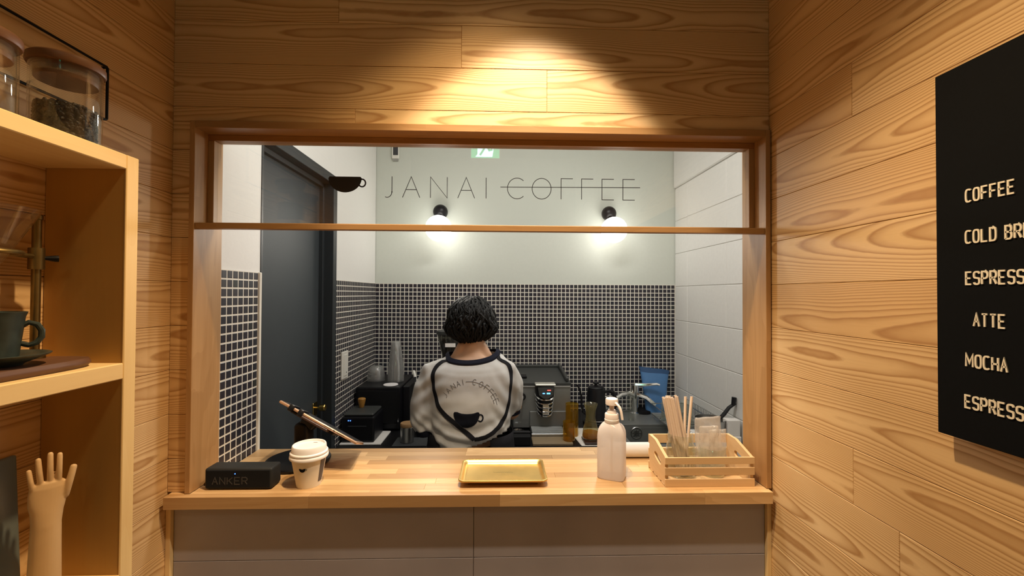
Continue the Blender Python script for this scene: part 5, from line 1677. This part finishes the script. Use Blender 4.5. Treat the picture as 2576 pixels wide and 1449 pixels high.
pel = bj((PX, PY, 0.800), 0.115, None, 0.10)
wai = bj((PX, PY, 0.920), 0.100, pel, 0.085)
che = bj((PX, PY - 0.005, 1.080), 0.108, wai, 0.088)
upc = bj((PX, PY + 0.000, 1.155), 0.090, che, 0.072)
nek = bj((PX + 0.004, PY + 0.012, 1.235), 0.046, upc, 0.046)
nk2 = bj((PX + 0.006, PY + 0.030, 1.285), 0.045, nek, 0.047)
hd1 = bj((PX + 0.002, PY + 0.055, 1.335), 0.068, nk2, 0.080)
hd2 = bj((PX + 0.000, PY + 0.060, 1.395), 0.073, hd1, 0.088)
hd3 = bj((PX - 0.001, PY + 0.052, 1.432), 0.052, hd2, 0.062)
for s, sx in ((-1, 'L'), (1, 'R')):
    sh_ = bj((PX + s * 0.138, PY + 0.004, 1.160 + 0.004 * s), 0.040, upc)
    if s < 0:
        el = bj((PX - 0.178, PY - 0.005, 0.955), 0.034, sh_)
        m1 = bj((PX - 0.180, PY + 0.060, 0.905), 0.031, el)
        wr = bj((PX - 0.110, PY + 0.215, 0.905), 0.021, m1)
    else:
        el = bj((PX + 0.172, PY + 0.050, 0.990), 0.034, sh_)
        m1 = bj((PX + 0.165, PY + 0.110, 0.965), 0.031, el)
        wr = bj((PX + 0.075, PY + 0.220, 0.945), 0.021, m1)
    hip = bj((PX + s * 0.082, PY, 0.740), 0.082, pel)
    kne = bj((PX + s * 0.088, PY - 0.004, 0.430), 0.054, hip)
    cal = bj((PX + s * 0.088, PY - 0.020, 0.300), 0.050, kne)
    ank = bj((PX + s * 0.088, PY - 0.022, 0.085), 0.033, cal)
    heel = bj((PX + s * 0.088, PY + 0.000, 0.045), 0.034, ank)
    toe = bj((PX + s * 0.094, PY + 0.125, 0.030), 0.028, heel)
    if s < 0:
        wrL = BJ[wr][0]
    else:
        wrR = BJ[wr][0]
bv, bf = skin_mesh('barista', BJ, BE, 0, 2)
bod = MB().add(bv, bf)
for wrp, s in ((wrL, -1), (wrR, 1)):
    fwd = V3(-s * 0.45, 0.85, -0.25).normalized(); side = fwd.cross(V3(0, 0, 1)).normalized(); up = side.cross(fwd)
    Jp = [(wrp, (0.021, 0.017)), (wrp + fwd * 0.030, (0.030, 0.014)), (wrp + fwd * 0.070, (0.034, 0.013))]
    v_, f_ = skin_mesh('palm', Jp, [(0, 1), (1, 2)], 0, 2); bod.add(v_, f_)
    for i, (o_, ln) in enumerate(((-0.026, 0.055), (-0.009, 0.068), (0.009, 0.066), (0.025, 0.052))):
        b0 = wrp + fwd * 0.068 + side * o_
        J2 = [(b0, (0.0088,) * 2), (b0 + fwd * ln * 0.45 - up * 0.006, (0.0084,) * 2), (b0 + fwd * ln * 0.75 - up * 0.022, (0.0080,) * 2), (b0 + fwd * ln * 0.85 - up * 0.042, (0.0072,) * 2)]
        v_, f_ = skin_mesh('finger', J2, [(0, 1), (1, 2), (2, 3)], 0, 2); bod.add(v_, f_)
    b0 = wrp + fwd * 0.028 + side * (-s * 0.024)
    J2 = [(b0, (0.0105,) * 2), (b0 + fwd * 0.024 - side * s * 0.018 - up * 0.008, (0.0095,) * 2), (b0 + fwd * 0.050 - side * s * 0.020 - up * 0.022, (0.0085,) * 2)]
    v_, f_ = skin_mesh('thumb', J2, [(0, 1), (1, 2)], 0, 2); bod.add(v_, f_)
for s in (-1, 1):
    bod.tube([V3(PX + s * 0.092, PY + 0.008, 1.188 + 0.004 * s), V3(PX + s * 0.060, PY + 0.012, 1.222 + 0.003 * s), V3(PX + s * 0.030, PY + 0.022, 1.268)], [0.016, 0.026, 0.030], 14)
bod.sphere(V3(PX, PY - 0.010, 1.195), 0.06, 20, 12, sc=(1.5, 0.8, 0.7))
# face: nose, brow; ears
HD = V3(PX, PY + 0.058, 1.375)
bod.sphere(HD + V3(0.000, 0.092, -0.030), 0.014, 12, 8, sc=(0.8, 1.1, 1.4))
bod.sphere(HD + V3(0.000, 0.080, 0.012), 0.030, 12, 8, sc=(1.5, 0.5, 0.5))
for s in (-1, 1):
    bod.sphere(HD + V3(s * 0.076, -0.012, -0.052), 0.022, 14, 10, sc=(0.42, 0.75, 1.25))
pers = bod.build('person', 'skin', None, True, org=(PX, PY, 0.0), angle=3)
rmm = pers.modifiers.new('blend', 'REMESH'); rmm.mode = 'VOXEL'; rmm.voxel_size = 0.0055; rmm.use_smooth_shade = True
smm = pers.modifiers.new('soften', 'SMOOTH'); smm.factor = 0.5; smm.iterations = 3
tag(pers, 'barista seen from behind, white ringer tee and black apron straps, head bowed', 'person')
for s in (-1, 1):
    MB().sphere(HD + V3(s * 0.031, 0.078, -0.004), 0.012, 12, 8).build('eye', 'paper_white', pers, True)

# ---- t-shirt


def neck_z(a):
    sa, ca = sin(a), cos(a)
    return 1.2390 + (0.0290 if sa < 0 else -0.010) * sa + 0.0070 * ca


SHZ = [(0.862, 0.150, 0.112, 0.000, 0.000), (0.900, 0.156, 0.118, 0.000, -0.002), (0.950, 0.160, 0.122, 0.000, -0.004), (1.010, 0.163, 0.124, 0.000, -0.006), (1.070, 0.166, 0.122, 0.002, -0.006), (1.130, 0.168, 0.114, 0.003, -0.004),
       (1.170, 0.162, 0.104, 0.003, 0.000), (1.196, 0.150, 0.094, 0.003, 0.004), (1.214, 0.134, 0.086, 0.003, 0.007), (1.228, 0.114, 0.078, 0.003, 0.010), (1.240, 0.098, 0.071, 0.003, 0.012), (1.252, 0.088, 0.064, 0.003, 0.014)]
sb = MB()
loops = []
NS = 40
for z, a, b, ox, oy in SHZ:
    loops.append([(PX + ox + a * math.copysign(abs(cos(2 * pi * k / NS)) ** 0.82, cos(2 * pi * k / NS)), PY + oy + b * math.copysign(abs(sin(2 * pi * k / NS)) ** 0.9, sin(2 * pi * k / NS)), z + (0.30 * b * sin(2 * pi * k / NS) + 0.07 * a * cos(2 * pi * k / NS)) * max(0, min(1, (z - 1.18) / 0.05))) for k in range(NS)])
loft(sb, loops)


def sleeve(pts, rads):
    sb.tube(pts, rads, 20)


sleeve([V3(PX - 0.100, PY + 0.002, 1.178), V3(PX - 0.150, PY + 0.000, 1.160), V3(PX - 0.178, PY - 0.004, 1.105), V3(PX - 0.186, PY - 0.008, 1.040), V3(PX - 0.184, PY - 0.006, 0.975), V3(PX - 0.176, PY + 0.000, 0.945)], [0.048, 0.054, 0.055, 0.056, 0.058, 0.054])
sleeve([V3(PX + 0.100, PY + 0.002, 1.182), V3(PX + 0.140, PY + 0.004, 1.166), V3(PX + 0.160, PY + 0.012, 1.110), V3(PX + 0.162, PY + 0.030, 1.050), V3(PX + 0.158, PY + 0.050, 1.005)], [0.046, 0.049, 0.050, 0.049, 0.048])
tmp = sb.build('shirt_tmp', 'shirt_white', None)
r1_ = tmp.modifiers.new('r', 'REMESH'); r1_.mode = 'VOXEL'; r1_.voxel_size = 0.0065
r2_ = tmp.modifiers.new('s', 'SMOOTH'); r2_.factor = 0.5; r2_.iterations = 5
ev = tmp.evaluated_get(bpy.context.evaluated_depsgraph_get())
sm_ = bpy.data.meshes.new_from_object(ev)
bm = bmesh.new(); bm.from_mesh(sm_)
bpy.data.objects.remove(tmp)
# cloth folds: sag above the waist, diagonal pulls from the shoulders, gathers in the sleeves
bm.normal_update()
for v in bm.verts:
    x, y, z = v.co.x - PX, v.co.y - PY, v.co.z
    back = max(0.0, -v.normal.y)
    ax = abs(x)
    diag = sin((z * 1.0 + ax * 0.85) * 95 + 3.0 * mnoise.noise(Vector((x * 7, z * 5, 1.3)))) * max(0, min(1, (ax - 0.07) / 0.05))
    low = max(0.0, min(1.0, (1.03 - z) / 0.10))
    sag = sin(z * 110 - 5 * x * x * 60 + 4 * mnoise.noise(Vector((x * 6, z * 6, 4.1))))
    big = mnoise.noise(Vector((x * 11, z * 9, 7.7)))
    yoke = sin((z - 0.8 * x * x) * 240) * math.exp(-((z - 1.185) / 0.018) ** 2) * math.exp(-(x / 0.09) ** 2)
    slv = max(0.0, min(1.0, (ax - 0.150) / 0.03)) * sin(x * 105 + y * 70 + 9 * z + 2.5 * mnoise.noise(Vector((x * 8, y * 8, z * 3))))
    fine = mnoise.noise(Vector((x * 30, y * 30, z * 26)))
    d = 0.0036 * diag * back * (1 - slv * 0.3) + 0.0060 * sag * low * back + 0.0110 * big * (0.4 + 0.6 * low) + 0.0015 * yoke * back + 0.0030 * slv + 0.0016 * fine
    v.co += v.normal * d
bmesh.ops.smooth_vert(bm, verts=bm.verts[:], factor=0.35, use_axis_x=True, use_axis_y=True, use_axis_z=True)
# open the hem, neck and cuffs
kill = []
for f in bm.faces:
    c = f.calc_center_median()
    x = c.x - PX
    if c.z < 0.868 and abs(x) < 0.2:
        kill.append(f)
    elif c.z > 1.19 and (x / 0.116) ** 2 + ((c.y - PY - 0.012) / 0.100) ** 2 < 1.0 and c.z > neck_z(math.atan2((c.y - PY - 0.012) / 0.0735, (x - 0.003) / 0.1)) - 0.001:
        kill.append(f)
    # slanted hem: higher on the right
    elif abs(x) < 0.175 and c.z < 0.886 + 0.055 * max(0, x / 0.16 + 0.25) and not (x < -0.150):
        kill.append(f)
bmesh.ops.delete(bm, geom=kill, context='FACES')
for f in bm.faces:
    f.smooth = True
bm.normal_update()
BV = BVHTree.FromBMesh(bm)
sme = bpy.data.meshes.new('t_shirt'); 
bm2 = bm.copy()
for v in bm2.verts:
    v.co -= ORG[pers]
bm2.to_mesh(sme); bm2.free()
shirt = link('t_shirt', sme, 'shirt_white', pers)
sd = shirt.modifiers.new('thickness', 'SOLIDIFY'); sd.thickness = 0.0015; sd.offset = -1


def on_back(px, pz, d=0.0):
    h, nrm, i, ds_ = BV.ray_cast(Vector((px, PY - 0.6, pz)), Vector((0, 1, 0)))
    if h is None:
        h, nrm, i, ds_ = BV.find_nearest(Vector((px, PY - 0.12, pz)))
    if nrm.y > 0:
        nrm = -nrm
    return h + nrm * (d + 0.0009)


def wrap_ribbon(mb, pts, over, half, depth, step=0.006):
    """path (x, z) on the back of the shirt, then 3D guide points carrying it over the shoulder, laid on the cloth"""
    pts = [Vector(p) for p in pts]
    P2 = []
    for i in range(len(pts) - 1):                      # Catmull-Rom resample
        p0 = pts[max(i - 1, 0)]; p1 = pts[i]; p2 = pts[i + 1]; p3 = pts[min(i + 2, len(pts) - 1)]
        n_ = max(2, int((p2 - p1).length / step))
        for k in range(n_):
            t_ = k / n_
            P2.append(0.5 * ((2 * p1) + (-p0 + p2) * t_ + (2 * p0 - 5 * p1 + 4 * p2 - p3) * t_ ** 2 + (-p0 + 3 * p1 - 3 * p2 + p3) * t_ ** 3))
    P2.append(pts[-1])
    C = []
    for g in reversed(over):
        C.append(BV.find_nearest(Vector(g))[0])
    for p in P2:
        C.append(on_back(p.x, p.y, 0.0))
    for _ in range(2):                                 # ease kinks
        C = [C[0]] + [(C[i - 1] + C[i] * 2 + C[i + 1]) / 4 for i in range(1, len(C) - 1)] + [C[-1]]
    vs = []; fs = []
    for i, c in enumerate(C):
        h, nrm, q_, d_ = BV.find_nearest(c)
        if nrm.dot(h - V3(PX, PY, min(h.z, 1.17))) < 0:
            nrm = -nrm
        tn = (C[min(i + 1, len(C) - 1)] - C[max(i - 1, 0)]).normalized()
        sd_ = tn.cross(nrm).normalized()
        row = [h + sd_ * half, h, h - sd_ * half]
        low = []
        for q in row:
            hh_, n2, _i, _d = BV.find_nearest(q)
            low.append(hh_ + nrm * 0.0010)
        vs += [q + nrm * depth for q in low] + low
    for i in range(len(C) - 1):
        a, b = i * 6, (i + 1) * 6
        fs += [(a, a + 1, b + 1, b), (a + 1, a + 2, b + 2, b + 1), (a + 3, a, b, b + 3), (a + 2, a + 5, b + 5, b + 2), (a + 4, a + 3, b + 3, b + 4), (a + 5, a + 4, b + 4, b + 5)]
    return mb.add(vs, fs)


K_ = 1.0
strapL = [(-0.212, 1.214), (-0.232, 1.206), (-0.250, 1.188), (-0.258, 1.158), (-0.248, 1.102), (-0.222, 1.041), (-0.162, 0.993), (-0.125, 0.962), (-0.091, 0.935)]
strapR = [(0.018, 1.212), (0.036, 1.200), (0.045, 1.180), (0.047, 1.138), (0.041, 1.071), (0.026, 1.014), (-0.004, 0.970), (-0.047, 0.944), (-0.091, 0.935)]
mb = MB(); wrap_ribbon(mb, strapL, [(-0.200, PY - 0.055, 1.240), (-0.200, PY - 0.02, 1.250), (-0.200, PY + 0.02, 1.250), (-0.200, PY + 0.07, 1.22)], 0.0085, 0.0024); mb.build('apron_strap', 'apron_black', pers, True)
mb = MB(); wrap_ribbon(mb, strapR, [(0.000, PY - 0.055, 1.240), (-0.004, PY - 0.02, 1.250), (-0.006, PY + 0.02, 1.250), (-0.006, PY + 0.07, 1.22)], 0.0085, 0.0024); mb.build('apron_strap', 'apron_black', pers, True)
# dark apron skirt wrapping waist, right side and front, with trousers below
ap_ = MB()
for z0_, z1_, a0, a1, b0, b1 in ((0.46, 0.930, 0.205, 0.172, 0.145, 0.128),):
    vs = []; fs = []
    rows_ = 14; NA = 44
    for j in range(rows_ + 1):
        t_ = j / rows_
        for k in range(NA + 1):
            a = radians(-62) + (2 * pi - radians(70)) * k / NA
            rx = a0 + (a1 - a0) * t_; ry = b0 + (b1 - b0) * t_
            wob = 0.006 * sin(k * 1.3 + 2 * t_) * (1 - t_)
            vs.append((PX + (rx + wob) * cos(a), PY + (ry + wob) * sin(a), z0_ + (z1_ - z0_) * t_))
    for j in range(rows_):
        for k in range(NA):
            q = j * (NA + 1) + k
            fs.append((q, q + 1, q + NA + 2, q + NA + 1))
    ap_.add(vs, fs)
apo = ap_.build('apron_skirt', 'apron_black', pers, True)
sdd = apo.modifiers.new('thickness', 'SOLIDIFY'); sdd.thickness = 0.003
tro = MB()
for s in (-1, 1):
    tro.tube([V3(PX + s * 0.060, PY, 0.885), V3(PX + s * 0.078, PY, 0.76), V3(PX + s * 0.086, PY - 0.002, 0.45), V3(PX + s * 0.088, PY - 0.018, 0.28), V3(PX + s * 0.088, PY - 0.020, 0.06)], [0.096, 0.100, 0.075, 0.068, 0.060], 20)
tro.build('trousers', 'apron_black', pers, True)
for s in (-1, 1):
    MB().box(PX + s * 0.090 - 0.042, PX + s * 0.090 + 0.042, PY - 0.055, PY + 0.165, 0.0005, 0.085, 0.025, seg=3).build('shoe', 'black_matte', pers, True)

# collar band (seen from behind dipping in the middle) and cuffs
NC = 56
vs = []; fs = []
for k in range(NC):
    a = 2 * pi * k / NC
    x0_, y0_ = PX + 0.003, PY + 0.012
    zb = neck_z(a)
    dirv = V3(0.100 * cos(a), 0.0735 * sin(a), 0)
    rr = dirv.length
    dn = dirv.normalized()
    h, nrm, i_, ds_ = BV.ray_cast(V3(x0_, y0_, zb - 0.006), dn, 0.2)
    r_ = (h - V3(x0_, y0_, zb - 0.006)).length if h is not None else rr
    r_ = min(max(r_, rr * 0.9), rr * 1.25)
    ring = ((r_ + 0.0028, -0.0070), (r_ + 0.0030, 0.0), (r_ - 0.0040, 0.0090), (r_ - 0.0090, 0.0125), (r_ - 0.0110, 0.0120), (r_ - 0.0060, 0.0060), (r_ - 0.0010, -0.0030))
    for q, dz in ring:
        vs.append(V3(x0_, y0_, zb + dz) + dn * q)
nr = 7
for k in range(NC):
    k2 = (k + 1) % NC
    for j in range(nr):
        j2 = (j + 1) % nr
        fs.append((k * nr + j, k * nr + j2, k2 * nr + j2, k2 * nr + j))
MB().add(vs, fs).build('collar', 'navy_rib', pers, True)
MB().tube([V3(PX - 0.1790, PY - 0.003, 0.955), V3(PX - 0.1765, PY + 0.001, 0.942), V3(PX - 0.1735, PY + 0.005, 0.931)], [0.0500, 0.0520, 0.0500], 24, cap=False).build('cuff', 'navy_rib', pers, True)
MB().tube([V3(PX + 0.1580, PY + 0.050, 1.010), V3(PX + 0.1570, PY + 0.055, 0.994)], [0.0490, 0.0480], 24, cap=False).build('cuff', 'navy_rib', pers, True)

# cup print and lettering on an arc
mb = MB()
cu = cup_outline(-0.1700, -0.0720, 1.0370, 0.9790)
pcx, pcz = -0.121, 1.016
NR = 7
vs = []; fs = []
for r in range(NR + 1):
    for p in cu:
        q = on_back(pcx + (p[0] - pcx) * r / NR, pcz + (p[1] - pcz) * r / NR, 0.0006)
        vs.append(q)
nc = len(cu)
for r in range(NR):
    for k in range(nc):
        k2 = (k + 1) % nc
        fs.append((r * nc + k, r * nc + k2, (r + 1) * nc + k2, (r + 1) * nc + k))
mb.add(vs, fs)
strokes(mb, [arc(-0.0690, 1.0150, 0.0095, 0.0125, 120, -140, 14)], 0.0026, lambda a, b, d: on_back(a, b, d), 0.0005)
mb.build('cup_print', 'shirt_print', pers)
ac_x, ac_z, ac_r = -0.113, 1.040, 0.098
txt = 'JANAI COFFEE'
angs = [150, 137, 124, 113, 103, 90, 79, 65, 52, 40, 29, 18]
mb = MB()
for ch, an in zip(txt, angs):
    if ch == ' ':
        continue
    a = radians(an)
    w = 0.0001 if ch == 'I' else 0.0135
    hgt = 0.0195
    polys = []
    for poly in scaled(ch, -w / 2, 0, w, hgt):
        q = []
        for i in range(len(poly) - 1):
            p_, n_ = Vector(poly[i]), Vector(poly[i + 1])
            st_ = max(1, int((n_ - p_).length / 0.005))
            for k in range(st_):
                q.append(p_.lerp(n_, k / st_))
        q.append(Vector(poly[-1]))
        out = []
        for p in q:
            rad = ac_r + p.y
            out.append((ac_x + rad * cos(a) + p.x * sin(a), ac_z + rad * sin(a) - p.x * cos(a)))
        polys.append(out)
    strokes(mb, polys, 0.0007, lambda x_, z_, d: on_back(x_, z_, d), 0.0003)
strokes(mb, [[(ac_x + (ac_r + 0.0097) * cos(radians(t_)), ac_z + (ac_r + 0.0097) * sin(radians(t_))) for t_ in range(97, 7, -3)]], 0.0007, lambda x_, z_, d: on_back(x_, z_, d), 0.0003)
mb.build('arched_lettering', 'shirt_thin_print', pers)
bm.free()

# ---- hair: wavy black bob of overlapping locks on a cap
hr = MB()
HC_ = V3(PX - 0.006, PY + 0.045, 1.375)


def hair_r(th, ph):
    """radius of the hair mass; th azimuth (0 = +x, -90 = back), ph elevation"""
    x = cos(ph) * cos(th) * 0.098; y = cos(ph) * sin(th) * 0.102; z = sin(ph) * 0.094
    if ph < 0:
        flare = 1.0 + 0.16 * min(1, -ph / 0.35) * abs(cos(th)) * (1 if ph > -0.75 else 0.75)
        x *= flare
        if ph < -0.55:
            k = min(1, (-ph - 0.55) / 0.55)
            x *= 1 - 0.20 * k; z *= 1.06
    return V3(x, y, z)


NT_, NP = 56, 34
vs = []; fs = []
for j in range(NP + 1):
    ph = -1.20 + (pi / 2 + 1.20) * j / NP
    for k in range(NT_):
        th = 2 * pi * k / NT_
        p = hair_r(th, ph) * 0.95
        if sin(th) > 0.35 and ph < 0.25:            # face opening
            p *= 0.80
        vs.append(HC_ + p * (1 + 0.05 * mnoise.noise(p * 45)))
for j in range(NP):
    for k in range(NT_):
        fs.append((j * NT_ + k, j * NT_ + (k + 1) % NT_, (j + 1) * NT_ + (k + 1) % NT_, (j + 1) * NT_ + k))
fs.append(tuple(reversed(range(NT_))))
hr.add(vs, fs)
hrng = random.Random(31)
for i in range(620):
    th = hrng.uniform(-pi, pi)
    if 0.7 < th < 2.4 and hrng.random() < 0.8:
        continue
    ph = hrng.uniform(-1.0, 1.45)
    L_ = hrng.uniform(0.5, 1.05)
    n_ = 7
    pts = []; rads = []
    w1 = hrng.uniform(0.05, 0.18); f1 = hrng.uniform(3, 7); p1_ = hrng.uniform(0, 6.3); lift = hrng.uniform(0.97, 1.045)
    for k in range(n_):
        t_ = k / (n_ - 1)
        pp = max(-1.18 + 0.05 * sin(i), ph - L_ * t_)
        tt = th + w1 * sin(f1 * t_ + p1_)
        q = hair_r(tt, pp) * (lift + 0.020 * sin(f1 * 1.3 * t_ + p1_ * 2) + (0.05 * t_ if pp < -0.2 else 0))
        pts.append(HC_ + q); rads.append(0.0052 * (1 - 0.75 * t_) + 0.0006)
    hr.tube(pts, rads, 5)
hr.build('hair', 'hair_black', pers, True, angle=3)
# white mask edge and ear loops
MB().add(*(lambda P_: ([p for p in P_], [(0, 1, 4, 3), (1, 2, 5, 4)]))([HD + V3(-0.066, 0.030, -0.095), HD + V3(-0.060, 0.075, -0.100), HD + V3(0.0, 0.112, -0.095), HD + V3(-0.070, 0.030, -0.045), HD + V3(-0.064, 0.078, -0.035), HD + V3(0.0, 0.116, -0.030)])).build('face_mask', 'paper_white', pers, True)
for s in (-1, 1):
    MB().tube([HD + V3(s * 0.068, 0.030, -0.050), HD + V3(s * 0.080, -0.005, -0.028), HD + V3(s * 0.081, -0.028, -0.045), HD + V3(s * 0.076, -0.020, -0.075), HD + V3(s * 0.064, 0.030, -0.095)], 0.0014, 6).build('ear_loop', 'paper_white', pers, True)
